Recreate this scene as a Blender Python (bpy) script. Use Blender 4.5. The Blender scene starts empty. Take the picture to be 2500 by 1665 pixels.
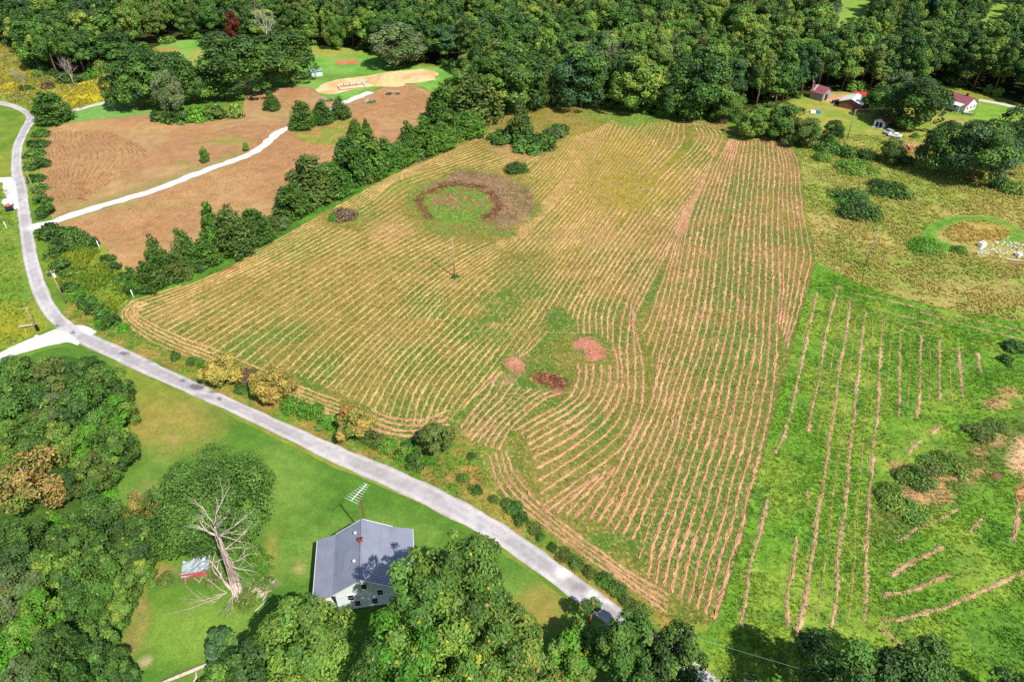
import bpy, math, random
import numpy as np
from mathutils import Vector
from mathutils.geometry import delaunay_2d_cdt

# ------------------------------------------------------------------ camera, sky, sun, exposure
SC = bpy.context.scene
COL = SC.collection
CAM_H, PITCH, FPX = 90.0, math.radians(37.5), 1667.0     # drone height, tilt below the horizon, focal length in photo pixels
SUN_EL, SUN_AZ = math.radians(50.5), math.radians(-51.0)  # azimuth measured from +x towards +y

cam = bpy.data.cameras.new('camera'); camo = bpy.data.objects.new('camera', cam); COL.objects.link(camo)
cam.sensor_width = 36.0; cam.lens = 36.0 * FPX / 2500.0
cam.clip_start = 1.0; cam.clip_end = 6000.0
camo.location = (0, 0, CAM_H); camo.rotation_euler = (math.pi / 2 - PITCH, 0, 0)
SC.camera = camo

world = bpy.data.worlds.new('World'); SC.world = world; world.use_nodes = True
wn = world.node_tree.nodes; wl = world.node_tree.links
sky = wn.new('ShaderNodeTexSky'); sky.sky_type = 'NISHITA'; sky.sun_disc = False
sky.sun_elevation = SUN_EL; sky.sun_rotation = math.pi / 2 - SUN_AZ
sky.air_density = 1.0; sky.dust_density = 0.6; sky.ozone_density = 1.0
wn['Background'].inputs['Strength'].default_value = 0.105
wl.new(sky.outputs['Color'], wn['Background'].inputs['Color'])

sun = bpy.data.lights.new('sun', 'SUN'); suno = bpy.data.objects.new('sun', sun); COL.objects.link(suno)
sun.energy = 4.6; sun.angle = math.radians(0.53); sun.color = (1.0, 0.95, 0.86)
sdir = Vector((math.cos(SUN_EL) * math.cos(SUN_AZ), math.cos(SUN_EL) * math.sin(SUN_AZ), math.sin(SUN_EL)))
suno.rotation_euler = sdir.to_track_quat('Z', 'Y').to_euler(); suno.location = sdir * 300

vs = SC.view_settings
vs.view_transform = 'Standard'; vs.look = 'None'; vs.gamma = 1.0; vs.use_curve_mapping = False; vs.exposure = 0.45
SC.render.engine = 'CYCLES'
SC.cycles.max_bounces = 5; SC.cycles.diffuse_bounces = 3; SC.cycles.glossy_bounces = 2
SC.cycles.transmission_bounces = 3; SC.cycles.transparent_max_bounces = 4
SC.cycles.use_denoising = False

# ------------------------------------------------------------------ where a point of the photograph stands on the ground
CP, SP = math.cos(PITCH), math.sin(PITCH)
def terrain(x, y):
    return (0.55 * np.sin(x / 41.0 + 1.0) * np.cos(y / 53.0) + 0.45 * np.sin((x + y) / 67.0 + 0.4)
            + 0.25 * np.sin(x / 23.0 - y / 31.0)) * np.clip((np.hypot(x, y - 20) - 35) / 60.0, 0, 1)
def at(u, v, z=None):
    """world point seen at photo pixel u, v: on the ground, or at height z above datum"""
    u = np.asarray(u, float); v = np.asarray(v, float)
    X = (u - 1250) / FPX; Y = -(v - 832.5) / FPX
    dy = CP + Y * SP; dz = -SP + Y * CP
    if z is not None:
        t = (CAM_H - z) / -dz
        return X * t, dy * t
    t = CAM_H / -dz
    for _ in range(6):
        t = (CAM_H - terrain(X * t, dy * t)) / -dz
    return X * t, dy * t
def pix(x, y, z):
    zc = y * CP - (z - CAM_H) * SP; yc = y * SP + (z - CAM_H) * CP
    return 1250 + FPX * x / zc, 832.5 - FPX * yc / zc
def depth(x, y, z=0.0):
    return y * CP - (z - CAM_H) * SP
def height_to(x, y, vt):
    z0 = float(terrain(x, y)); zc = depth(x, y, z0); yc = y * SP + (z0 - CAM_H) * CP; k = (832.5 - vt) / FPX
    return (k * zc - yc) / (CP + k * SP)

# ------------------------------------------------------------------ small numeric helpers
def lattice(seed):
    return np.random.default_rng(seed).random((257, 257))
_LAT = {}
def vnoise(x, y, s, seed=0):
    L = _LAT.setdefault(seed, lattice(seed))
    X = np.asarray(x) / s + 1000.3; Y = np.asarray(y) / s + 1000.7
    i = np.floor(X).astype(int); j = np.floor(Y).astype(int); fx = X - i; fy = Y - j
    fx = fx * fx * (3 - 2 * fx); fy = fy * fy * (3 - 2 * fy)
    i0, i1, j0, j1 = i % 256, (i + 1) % 256, j % 256, (j + 1) % 256
    return (L[i0, j0] * (1 - fx) + L[i1, j0] * fx) * (1 - fy) + (L[i0, j1] * (1 - fx) + L[i1, j1] * fx) * fy
def fbm(x, y, s, seed=0, n=3):
    a, t, r = 0.5, 0.0, 0.0
    for k in range(n):
        r = r + a * vnoise(x, y, s / 2 ** k, seed + k); t += a; a *= 0.55
    return r / t
def smooth(e0, e1, x):
    t = np.clip((x - e0) / (e1 - e0), 0, 1); return t * t * (3 - 2 * t)
def ell(u, v, cu, cv, ru, rv, soft=0.25):
    """1 inside an ellipse of the ground as the photo shows it, 0 outside"""
    d = np.sqrt(((u - cu) / ru) ** 2 + ((v - cv) / rv) ** 2)
    return 1 - smooth(1 - soft, 1 + soft, d)
def mixc(a, b, t):
    t = np.asarray(t)[..., None]; return np.asarray(a) * (1 - t) + np.asarray(b) * t
def inside(px, py, poly):
    r = np.zeros(len(px), bool); n = len(poly); j = n - 1
    for i in range(n):
        xi, yi = poly[i]; xj, yj = poly[j]
        if yi != yj:
            c = ((yi > py) != (yj > py)) & (px < (xj - xi) * (py - yi) / (yj - yi) + xi); r ^= c
        j = i
    return r
def resample(pts, step=None, n=None):
    pts = np.asarray(pts, float); d = np.r_[0, np.cumsum(np.hypot(*np.diff(pts[:, :2], axis=0).T))]
    if n is None: n = max(2, int(d[-1] / step) + 1)
    s = np.linspace(0, d[-1], n)
    return np.stack([np.interp(s, d, pts[:, k]) for k in range(pts.shape[1])], 1)
def spline(pts, k=10):
    P = np.asarray(pts, float)
    if len(P) < 3: return P
    P = np.vstack([2 * P[0] - P[1], P, 2 * P[-1] - P[-2]]); out = []
    for i in range(1, len(P) - 2):
        p0, p1, p2, p3 = P[i - 1:i + 3]
        for t in np.linspace(0, 1, k, endpoint=False):
            out.append(0.5 * ((2 * p1) + (p2 - p0) * t + (2 * p0 - 5 * p1 + 4 * p2 - p3) * t * t + (3 * p1 - p0 - 3 * p2 + p3) * t ** 3))
    out.append(P[-2]); return np.array(out)
def ground_path(px, k=10):
    x, y = at([p[0] for p in px], [p[1] for p in px]); return spline(np.stack([x, y], 1), k)

# ------------------------------------------------------------------ materials
def S(*c):
    """sRGB 0-255 to linear"""
    return tuple((x / 255 / 12.92) if x / 255 <= 0.04045 else ((x / 255 + 0.055) / 1.055) ** 2.4 for x in c)
MATS = {}
ALB = 0.78      # the photograph is exposed bright: true surface colours are a little darker than they look
def new_mat(name):
    m = bpy.data.materials.new(name); m.use_nodes = True; MATS[name] = m
    nt = m.node_tree; b = nt.nodes['Principled BSDF']; return m, nt, b
def N(nt, t, **kw):
    n = nt.nodes.new(t)
    for k, v in kw.items(): setattr(n, k, v)
    return n
def noise(nt, vec, scale, detail=4, rough=0.6):
    n = N(nt, 'ShaderNodeTexNoise'); n.inputs['Scale'].default_value = scale; n.inputs['Detail'].default_value = detail
    n.inputs['Roughness'].default_value = rough; nt.links.new(vec, n.inputs['Vector']); return n.outputs['Fac']
def ramp(nt, fac, lo, hi, a, b):
    m = N(nt, 'ShaderNodeMapRange'); m.inputs['From Min'].default_value = lo; m.inputs['From Max'].default_value = hi
    m.inputs['To Min'].default_value = a; m.inputs['To Max'].default_value = b; nt.links.new(fac, m.inputs['Value']); return m.outputs['Result']
def mulcol(nt, col, val):
    m = N(nt, 'ShaderNodeVectorMath', operation='SCALE'); nt.links.new(col, m.inputs[0]); nt.links.new(val, m.inputs['Scale']); return m.outputs[0]
def math2(nt, op, a, b):
    m = N(nt, 'ShaderNodeMath', operation=op)
    for i, q in enumerate((a, b)):
        if isinstance(q, (int, float)): m.inputs[i].default_value = q
        else: nt.links.new(q, m.inputs[i])
    return m.outputs[0]
def mixcol(nt, fac, a, b):
    m = N(nt, 'ShaderNodeMix', data_type='RGBA')
    nt.links.new(fac, m.inputs['Factor'])
    for k, q in (('A', a), ('B', b)):
        s = [i for i in m.inputs if i.name == k and i.type == 'RGBA'][0]
        if isinstance(q, tuple): s.default_value = (*q, 1)
        else: nt.links.new(q, s)
    return [o for o in m.outputs if o.type == 'RGBA'][0]
def ground_mat(name, fine=3.0, fine_amp=0.35, mid=0.5, mid_amp=0.2, fleck=None, fleck_lo=0.58, fleck_hi=0.7, fleck_scale=2.2,
               dark=None, dark_lo=0.6, dark_scale=1.6, bump=0.5, bump_dist=0.12, rough=0.9, stretch=(1, 1, 1)):
    """a ground cover: the sheet's own colour (attribute tint) broken up by noise at the size of tufts, with flecks of straw or weeds"""
    m, nt, b = new_mat(name); L = nt.links
    geo = N(nt, 'ShaderNodeNewGeometry'); mp = N(nt, 'ShaderNodeMapping'); mp.inputs['Scale'].default_value = stretch
    L.new(geo.outputs['Position'], mp.inputs['Vector']); pos = mp.outputs['Vector']
    at_ = N(nt, 'ShaderNodeAttribute', attribute_name='tint')
    f1 = noise(nt, pos, fine, 5, 0.7); f2 = noise(nt, pos, mid, 4, 0.6)
    k = math2(nt, 'MULTIPLY', ramp(nt, f1, 0.25, 0.75, ALB * (1 - fine_amp), ALB * (1 + fine_amp)), ramp(nt, f2, 0.3, 0.7, 1 - mid_amp, 1 + mid_amp))
    col = mulcol(nt, at_.outputs['Color'], k)
    if fleck: fleck = tuple(q * ALB for q in fleck)
    if dark: dark = tuple(q * ALB for q in dark)
    if fleck:
        ff = noise(nt, pos, fleck_scale, 6, 0.75); col = mixcol(nt, ramp(nt, ff, fleck_lo, fleck_hi, 0, 0.85), col, fleck)
    if dark:
        fd = noise(nt, pos, dark_scale, 5, 0.7); col = mixcol(nt, ramp(nt, fd, dark_lo, dark_lo + 0.12, 0, 0.7), col, dark)
    L.new(col, b.inputs['Base Color']); b.inputs['Roughness'].default_value = rough; b.inputs['Specular IOR Level'].default_value = 0.15
    bp = N(nt, 'ShaderNodeBump'); bp.inputs['Strength'].default_value = bump; bp.inputs['Distance'].default_value = bump_dist
    L.new(f1, bp.inputs['Height']); L.new(bp.outputs['Normal'], b.inputs['Normal'])
    return m
def plain(name, col, rough=0.6, amp=0.15, scale=3.0, spec=0.3, metal=0.0, bump=0.0, wear=None, wear_lo=0.6, stretch=(1, 1, 1)):
    """painted, wooden or stone surface with uneven colour"""
    m, nt, b = new_mat(name); L = nt.links
    tc = N(nt, 'ShaderNodeTexCoord'); mp = N(nt, 'ShaderNodeMapping'); mp.inputs['Scale'].default_value = stretch
    L.new(tc.outputs['Object'], mp.inputs['Vector']); pos = mp.outputs['Vector']
    f = noise(nt, pos, scale, 6, 0.65); rgb = N(nt, 'ShaderNodeRGB'); rgb.outputs[0].default_value = (*col, 1)
    c = mulcol(nt, rgb.outputs[0], ramp(nt, f, 0.3, 0.7, 1 - amp, 1 + amp))
    if wear:
        g = noise(nt, pos, scale * 0.6, 5, 0.7); c = mixcol(nt, ramp(nt, g, wear_lo, wear_lo + 0.15, 0, 0.8), c, wear)
    L.new(c, b.inputs['Base Color']); b.inputs['Roughness'].default_value = rough; b.inputs['Specular IOR Level'].default_value = spec
    b.inputs['Metallic'].default_value = metal
    if bump:
        bp = N(nt, 'ShaderNodeBump'); bp.inputs['Strength'].default_value = bump; bp.inputs['Distance'].default_value = 0.03
        L.new(f, bp.inputs['Height']); L.new(bp.outputs['Normal'], b.inputs['Normal'])
    return m
def leaf_mat(name, var=0.16, trans=0.22, gloss=0.35):
    m, nt, b = new_mat(name); L = nt.links
    a = N(nt, 'ShaderNodeAttribute', attribute_name='tint'); oi = N(nt, 'ShaderNodeObjectInfo')
    hs = N(nt, 'ShaderNodeHueSaturation'); L.new(a.outputs['Color'], hs.inputs['Color'])
    L.new(ramp(nt, oi.outputs['Random'], 0, 1, 0.491, 0.509), hs.inputs['Hue'])
    w = N(nt, 'ShaderNodeTexWhiteNoise', noise_dimensions='1D'); L.new(oi.outputs['Random'], w.inputs['W'])
    L.new(ramp(nt, w.outputs['Value'], 0, 1, 1 - var, 1 + var), hs.inputs['Value'])
    L.new(hs.outputs['Color'], b.inputs['Base Color']); b.inputs['Roughness'].default_value = 0.5
    b.inputs['Specular IOR Level'].default_value = gloss
    tr = N(nt, 'ShaderNodeBsdfTranslucent'); tc = N(nt, 'ShaderNodeMix', data_type='RGBA'); tc.blend_type = 'MULTIPLY'; tc.inputs[0].default_value = 1.0
    A = [i for i in tc.inputs if i.type == 'RGBA']; L.new(hs.outputs['Color'], A[0]); A[1].default_value = (1.3, 1.25, 0.5, 1)
    L.new([o for o in tc.outputs if o.type == 'RGBA'][0], tr.inputs['Color'])
    mx = N(nt, 'ShaderNodeMixShader'); mx.inputs[0].default_value = trans
    L.new(b.outputs[0], mx.inputs[1]); L.new(tr.outputs[0], mx.inputs[2]); L.new(mx.outputs[0], nt.nodes['Material Output'].inputs['Surface'])
    return m
def tint_mat(name, rough=0.85, fine=6.0, amp=0.3, bump=0.6, dist=0.06):
    return ground_mat(name, fine=fine, fine_amp=amp, mid=0.8, mid_amp=0.12, bump=bump, bump_dist=dist, rough=rough)

# ------------------------------------------------------------------ mesh helpers
class MB:
    """collects shapes and links them as ONE mesh object"""
    def __init__(s): s.v = []; s.f = []; s.c = []; s.n = 0
    def add(s, verts, faces, col=None):
        verts = np.asarray(verts, float).reshape(-1, 3); o = s.n; s.v.append(verts); s.n += len(verts)
        s.f += [tuple(int(i) + o for i in f) for f in faces]
        c = np.ones((len(verts), 3)) if col is None else np.broadcast_to(np.asarray(col, float), (len(verts), 3)); s.c.append(c)
        return s
    def box(s, c, size, rz=0.0, col=None, taper=1.0):
        x, y, z = np.array(size) / 2; P = []
        for sz, k in ((-1, 1.0), (1, taper)):
            for sx, sy in ((-1, -1), (1, -1), (1, 1), (-1, 1)): P.append((sx * x * k, sy * y * k, sz * z))
        P = np.array(P); cr, sr = math.cos(rz), math.sin(rz)
        P = np.stack([P[:, 0] * cr - P[:, 1] * sr, P[:, 0] * sr + P[:, 1] * cr, P[:, 2]], 1) + np.array(c)
        return s.add(P, [(3, 2, 1, 0), (4, 5, 6, 7), (0, 1, 5, 4), (1, 2, 6, 5), (2, 3, 7, 6), (3, 0, 4, 7)], col)
    def tube(s, pts, rad, sides=6, col=None, cap=True):
        pts = np.asarray(pts, float); n = len(pts); rad = np.broadcast_to(np.asarray(rad, float), (n,))
        d = np.gradient(pts, axis=0); d /= np.linalg.norm(d, axis=1)[:, None] + 1e-9
        ref = np.array([0.0, 0.0, 1.0]) if abs(d[:, 2]).mean() < 0.8 else np.array([1.0, 0.1, 0.0])
        a = np.cross(d, ref); a /= np.linalg.norm(a, axis=1)[:, None] + 1e-9; b = np.cross(d, a)
        th = np.arange(sides) * 2 * math.pi / sides
        P = pts[:, None] + rad[:, None, None] * (a[:, None] * np.cos(th)[None, :, None] + b[:, None] * np.sin(th)[None, :, None])
        F = [(i * sides + j, i * sides + (j + 1) % sides, (i + 1) * sides + (j + 1) % sides, (i + 1) * sides + j) for i in range(n - 1) for j in range(sides)]
        if cap: F += [tuple(range(sides))[::-1], tuple((n - 1) * sides + j for j in range(sides))]
        return s.add(P.reshape(-1, 3), F, col)
    def prism(s, poly, z0, z1, col=None):
        n = len(poly); P = [(x, y, z0) for x, y in poly] + [(x, y, z1) for x, y in poly]
        return s.add(P, [tuple(range(n))[::-1], tuple(range(n, 2 * n))] + [(i, (i + 1) % n, n + (i + 1) % n, n + i) for i in range(n)], col)
    def slab(s, quad, t, col=None):
        """a flat piece of thickness t under four corners"""
        q = np.array(quad, float); nrm = np.cross(q[1] - q[0], q[3] - q[0]); nrm /= np.linalg.norm(nrm)
        if nrm[2] < 0: q = q[::-1]; nrm = -nrm
        P = np.vstack([q - nrm * t, q])
        return s.add(P, [(3, 2, 1, 0), (4, 5, 6, 7), (0, 1, 5, 4), (1, 2, 6, 5), (2, 3, 7, 6), (3, 0, 4, 7)], col)
    def mesh(s, name, mat, smooth_=False):
        return raw_mesh(name, np.vstack(s.v), s.f, mat, np.vstack(s.c), smooth_)
    def build(s, name, mat, parent=None, loc=None, rz=0.0, smooth_=False):
        return link(name, s.mesh(name, mat, smooth_), parent, loc, rz)
def raw_mesh(name, V, F, mat, col=None, smooth_=False):
    me = bpy.data.meshes.new(name); V = np.asarray(V, np.float32)
    if isinstance(F, np.ndarray):
        k = F.shape[1]; me.vertices.add(len(V)); me.vertices.foreach_set('co', V.ravel())
        me.loops.add(F.size); me.loops.foreach_set('vertex_index', F.astype(np.int32).ravel())
        me.polygons.add(len(F)); me.polygons.foreach_set('loop_start', np.arange(0, F.size, k, dtype=np.int32))
        me.update(calc_edges=True)
    else:
        me.from_pydata(V.tolist(), [], F); me.update()
    if col is not None:
        a = me.attributes.new('tint', 'FLOAT_COLOR', 'POINT')
        a.data.foreach_set('color', np.c_[np.clip(col, 0, 1), np.ones(len(V))].astype(np.float32).ravel())
    me.polygons.foreach_set('use_smooth', np.full(len(me.polygons), smooth_))
    if mat: me.materials.append(MATS[mat] if isinstance(mat, str) else mat)
    return me
def link(name, me, parent=None, loc=None, rz=0.0):
    o = bpy.data.objects.new(name, me); COL.objects.link(o)
    if loc is not None: o.location = loc
    o.rotation_euler = (0, 0, rz)
    if parent: o.parent = parent
    return o
def tag(o, label, cat, group=None):
    o['label'] = label; o['category'] = cat
    if group: o['group'] = group
    return o
def thing(name, label, cat, loc, rz=0.0, group=None, scale=None):
    o = bpy.data.objects.new(name, None); COL.objects.link(o); o.location = loc; o.rotation_euler = (0, 0, rz); o.empty_display_size = 0.5
    if scale is not None: o.scale = scale
    return tag(o, label, cat, group)
def structure(o): o['kind'] = 'structure'; return o
def stuff(o, label, cat): o['kind'] = 'stuff'; o['label'] = label; o['category'] = cat; return o
ORD = ('first second third fourth fifth sixth seventh eighth ninth tenth eleventh twelfth thirteenth fourteenth fifteenth sixteenth seventeenth '
       'eighteenth nineteenth twentieth').split()
ORD += ['twenty-' + w for w in ORD[:9]] + ['thirtieth'] + ['thirty-' + w for w in ORD[:9]] + ['fortieth']
def gpoint(u, v):
    x, y = at(u, v); return float(x), float(y), float(terrain(x, y))

# ================================================================== THE GROUND
ground_mat('grass_land', fine=2.6, fine_amp=0.38, mid=0.25, mid_amp=0.22, dark=S(52, 70, 20), dark_lo=0.6, bump=0.6)
ground_mat('lawn_turf', fine=3.0, fine_amp=0.34, mid=0.5, mid_amp=0.16, dark=S(60, 96, 24), dark_lo=.6, dark_scale=2.2, bump=0.6, bump_dist=0.1)
ground_mat('stubble', fine=3.2, fine_amp=0.45, mid=0.6, mid_amp=0.2, fleck=S(206, 172, 108), fleck_lo=0.51, fleck_hi=0.64, fleck_scale=1.7,
           dark=S(70, 92, 30), dark_lo=0.53, dark_scale=1.5, bump=0.8, stretch=(1, .8, 1))
ground_mat('lush_meadow', fine=2.2, fine_amp=0.5, mid=0.7, mid_amp=0.25, fleck=S(150, 188, 70), fleck_lo=0.6, fleck_hi=0.72, fleck_scale=1.6,
           dark=S(74, 114, 32), dark_lo=0.58, dark_scale=1.2, bump=0.9, bump_dist=0.25)
ground_mat('rough_meadow', fine=1.5, fine_amp=0.45, mid=0.3, mid_amp=0.25, fleck=S(190, 174, 110), fleck_lo=0.56, fleck_hi=0.7, fleck_scale=1.1,
           dark=S(112, 124, 44), dark_lo=0.58, dark_scale=0.8, bump=0.8, bump_dist=0.35)
ground_mat('tilled_soil', fine=2.4, fine_amp=0.25, mid=0.3, mid_amp=0.16, fleck=S(218, 165, 120), fleck_lo=0.6, fleck_hi=0.72, fleck_scale=1.4,
           dark=S(120, 92, 48), dark_lo=0.6, dark_scale=0.7, bump=0.6)
ground_mat('leaf_litter', fine=1.5, fine_amp=0.5, mid=0.3, mid_amp=0.3, bump=0.8)
ground_mat('chip_seal', fine=5.0, fine_amp=0.16, mid=0.7, mid_amp=0.14, dark=S(150, 146, 146), dark_lo=.6, dark_scale=.9, bump=0.25, bump_dist=0.02, rough=0.85)
ground_mat('white_gravel', fine=6.0, fine_amp=0.10, mid=0.8, mid_amp=0.06, bump=0.3, bump_dist=0.03, rough=0.9)
ground_mat('bare_sand', fine=2.5, fine_amp=0.16, mid=0.4, mid_amp=0.12, bump=0.5, bump_dist=0.1)
ground_mat('hay', fine=5.0, fine_amp=0.34, mid=1.3, mid_amp=0.2, dark=S(122, 84, 46), dark_lo=0.6, dark_scale=3.4, bump=0.9, bump_dist=0.1)

def region(name, poly_px, spacing, zoff, tint, mat, jitter=0.35, curved=True, world_poly=None, relief=None):
    """a sheet of ground cover draped over the land inside an outline"""
    rng = np.random.default_rng(abs(hash(name)) % 9999 if False else sum(map(ord, name)))
    if world_poly is None:
        x, y = at([p[0] for p in poly_px], [p[1] for p in poly_px]); P = np.stack([x, y], 1)
        if curved: P = spline(np.vstack([P, P[:1]]), 8)[:-1]
    else: P = np.asarray(world_poly, float)
    P = resample(np.vstack([P, P[:1]]), spacing)[:-1]
    j = (fbm(P[:, 0], P[:, 1], 2.5, 77) - 0.5) * 2 * jitter + rng.normal(0, jitter * 0.25, len(P))
    d = np.roll(P, -1, 0) - np.roll(P, 1, 0); nrm = np.stack([-d[:, 1], d[:, 0]], 1); nrm /= np.linalg.norm(nrm, axis=1)[:, None] + 1e-9
    P = P + nrm * j[:, None]
    lo, hi = P.min(0), P.max(0)
    gx, gy = np.meshgrid(np.arange(lo[0], hi[0], spacing), np.arange(lo[1], hi[1], spacing))
    q = np.stack([gx.ravel(), gy.ravel()], 1) + rng.uniform(-0.25, 0.25, (gx.size, 2)) * spacing
    q = q[inside(q[:, 0], q[:, 1], P)]
    # keep the inner points clear of the outline
    cell = {}
    for a, b in P: cell.setdefault((int(a // spacing), int(b // spacing)), []).append((a, b))
    keep = np.array([(int(a // spacing), int(b // spacing)) not in cell for a, b in q], bool) if len(q) else np.zeros(0, bool)
    q = q[keep]; A = np.vstack([P, q]); n = len(P)
    V, _, Fc, *_ = delaunay_2d_cdt([Vector(p) for p in A], [(i, (i + 1) % n) for i in range(n)], [], 1, 1e-4)
    V = np.array([(p.x, p.y) for p in V]); z = terrain(V[:, 0], V[:, 1]) + zoff
    if relief is not None: z = z + relief(V[:, 0], V[:, 1])
    u, v = pix(V[:, 0], V[:, 1], z); c = tint(u, v, V[:, 0], V[:, 1])
    return structure(link(name, raw_mesh(name, np.c_[V, z], [tuple(f) for f in Fc], mat, c, True)))
def ribbon(name, px, width, zoff, tint, mat, across=6, step=1.0, edge=0.12, path=None, parent=None):
    """a road or drive laid over the land"""
    P = resample(ground_path(px) if path is None else path, step); n = len(P)
    d = np.gradient(P, axis=0); d /= np.linalg.norm(d, axis=1)[:, None]; nr = np.stack([-d[:, 1], d[:, 0]], 1)
    w = np.interp(np.linspace(0, 1, n), np.linspace(0, 1, len(width)), width) if np.ndim(width) else np.full(n, width)
    s = np.linspace(-0.5, 0.5, across + 1)
    rng = np.random.default_rng(len(name) + n); off = s[None, :] * w[:, None]
    e_ = np.arange(n) * step
    off[:, 0] += (vnoise(e_, e_ * 0, 2.6, 161) - .5) * 4 * edge + rng.normal(0, edge * .2, n); off[:, -1] += (vnoise(e_, e_ * 0 + 50, 2.6, 163) - .5) * 4 * edge + rng.normal(0, edge * .2, n)
    Q = P[:, None] + nr[:, None] * off[..., None]; Q = Q.reshape(-1, 2)
    z = terrain(Q[:, 0], Q[:, 1]) + zoff + (0.05 * (1 - (2 * s) ** 2))[None, :].repeat(n, 0).ravel()
    k = across + 1; F = [(i * k + j, i * k + j + 1, (i + 1) * k + j + 1, (i + 1) * k + j) for i in range(n - 1) for j in range(across)]
    u, v = pix(Q[:, 0], Q[:, 1], z); c = tint(u, v, Q[:, 0], Q[:, 1], np.tile(s * 2, n))
    o = link(name, raw_mesh(name, np.c_[Q, z], [f[::-1] for f in F], mat, c, True), parent)
    return structure(o) if parent is None else o

# the land itself, out to the horizon
gx = np.r_[-3000, -1500, -900, -600, np.arange(-420, 421, 4.0), 600, 900, 1500, 3000]
gy = np.r_[-800, -300, -100, np.arange(-40, 481, 4.0), 600, 800, 1200, 2000, 4000]
X, Y = np.meshgrid(gx, gy); X, Y = X.ravel(), Y.ravel(); Z = terrain(X, Y) * (np.hypot(X, Y) < 700)
k = len(gx); F = np.array([(i * k + j, i * k + j + 1, (i + 1) * k + j + 1, (i + 1) * k + j) for i in range(len(gy) - 1) for j in range(k - 1)])
g = fbm(X, Y, 30, 3)
c = mixc(S(104, 138, 42), S(140, 150, 58), smooth(0.4, 0.65, g))
U, W = pix(X, Y, Z)
structure(link('ground', raw_mesh('ground', np.c_[X, Y, Z], F, 'grass_land', c, True)))

FIELD = [(285, 765), (300, 738), (330, 728), (471, 690), (545, 655), (600, 628), (660, 592), (720, 558), (760, 535), (830, 493), (900, 458), (950, 428),
         (1000, 402), (1069, 372), (1130, 340), (1165, 318), (1195, 288), (1240, 272), (1300, 266), (1400, 261), (1460, 262), (1540, 274), (1620, 289), (1700, 291),
         (1760, 300), (1800, 320), (1850, 332), (1889, 339), (1925, 353), (1947, 376), (1957, 420), (1962, 470), (1970, 530), (1983, 580), (1990, 632),
         (1978, 690), (1958, 770), (1933, 860), (1905, 960), (1875, 1080), (1845, 1190), (1818, 1290), (1793, 1380), (1768, 1465), (1745, 1515),
         (1700, 1525), (1640, 1512), (1600, 1492), (1560, 1465), (1500, 1418), (1440, 1375), (1390, 1340), (1300, 1276), (1240, 1228), (1196, 1180),
         (1170, 1130), (1145, 1095), (1110, 1085), (1050, 1090), (960, 1084), (900, 1062), (840, 1028), (760, 998), (700, 978), (640, 955), (600, 935),
         (540, 908), (470, 884), (416, 866), (357, 840), (305, 812), (283, 787)]
def ring_parts(u, v, x, y):
    """the old feeding ring in the field: bleached outer band, dark inner band, green middle"""
    a = (fbm(x, y, 6, 21) - 0.5) * 0.7; b = (fbm(x, y, 2.6, 23) - 0.5) * 0.9
    do = np.sqrt(((u - 1150) / 163) ** 2 + ((v - 503) / 82) ** 2) + a * 0.5
    di = np.sqrt(((u - 1118) / 105) ** 2 + ((v - 500) / 56) ** 2) + b * 0.35 + a * 0.2
    outer = (1 - smooth(0.88, 1.0, do)) * smooth(-0.25, 0.35, (u - 1110) / 160 - (v - 495) / 90 + 0.05 + a)
    band = smooth(0.72, 0.8, di) * (1 - smooth(0.96, 1.04, di)) * (1 - smooth(0.35, 0.6, (v - 500) / 56 - 0.25 * np.abs(u - 1118) / 105))
    inner = 1 - smooth(0.75, 0.9, di)
    green = (1 - smooth(0.9, 1.04, do)) * (1 - outer)
    return outer, band, inner, green
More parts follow.
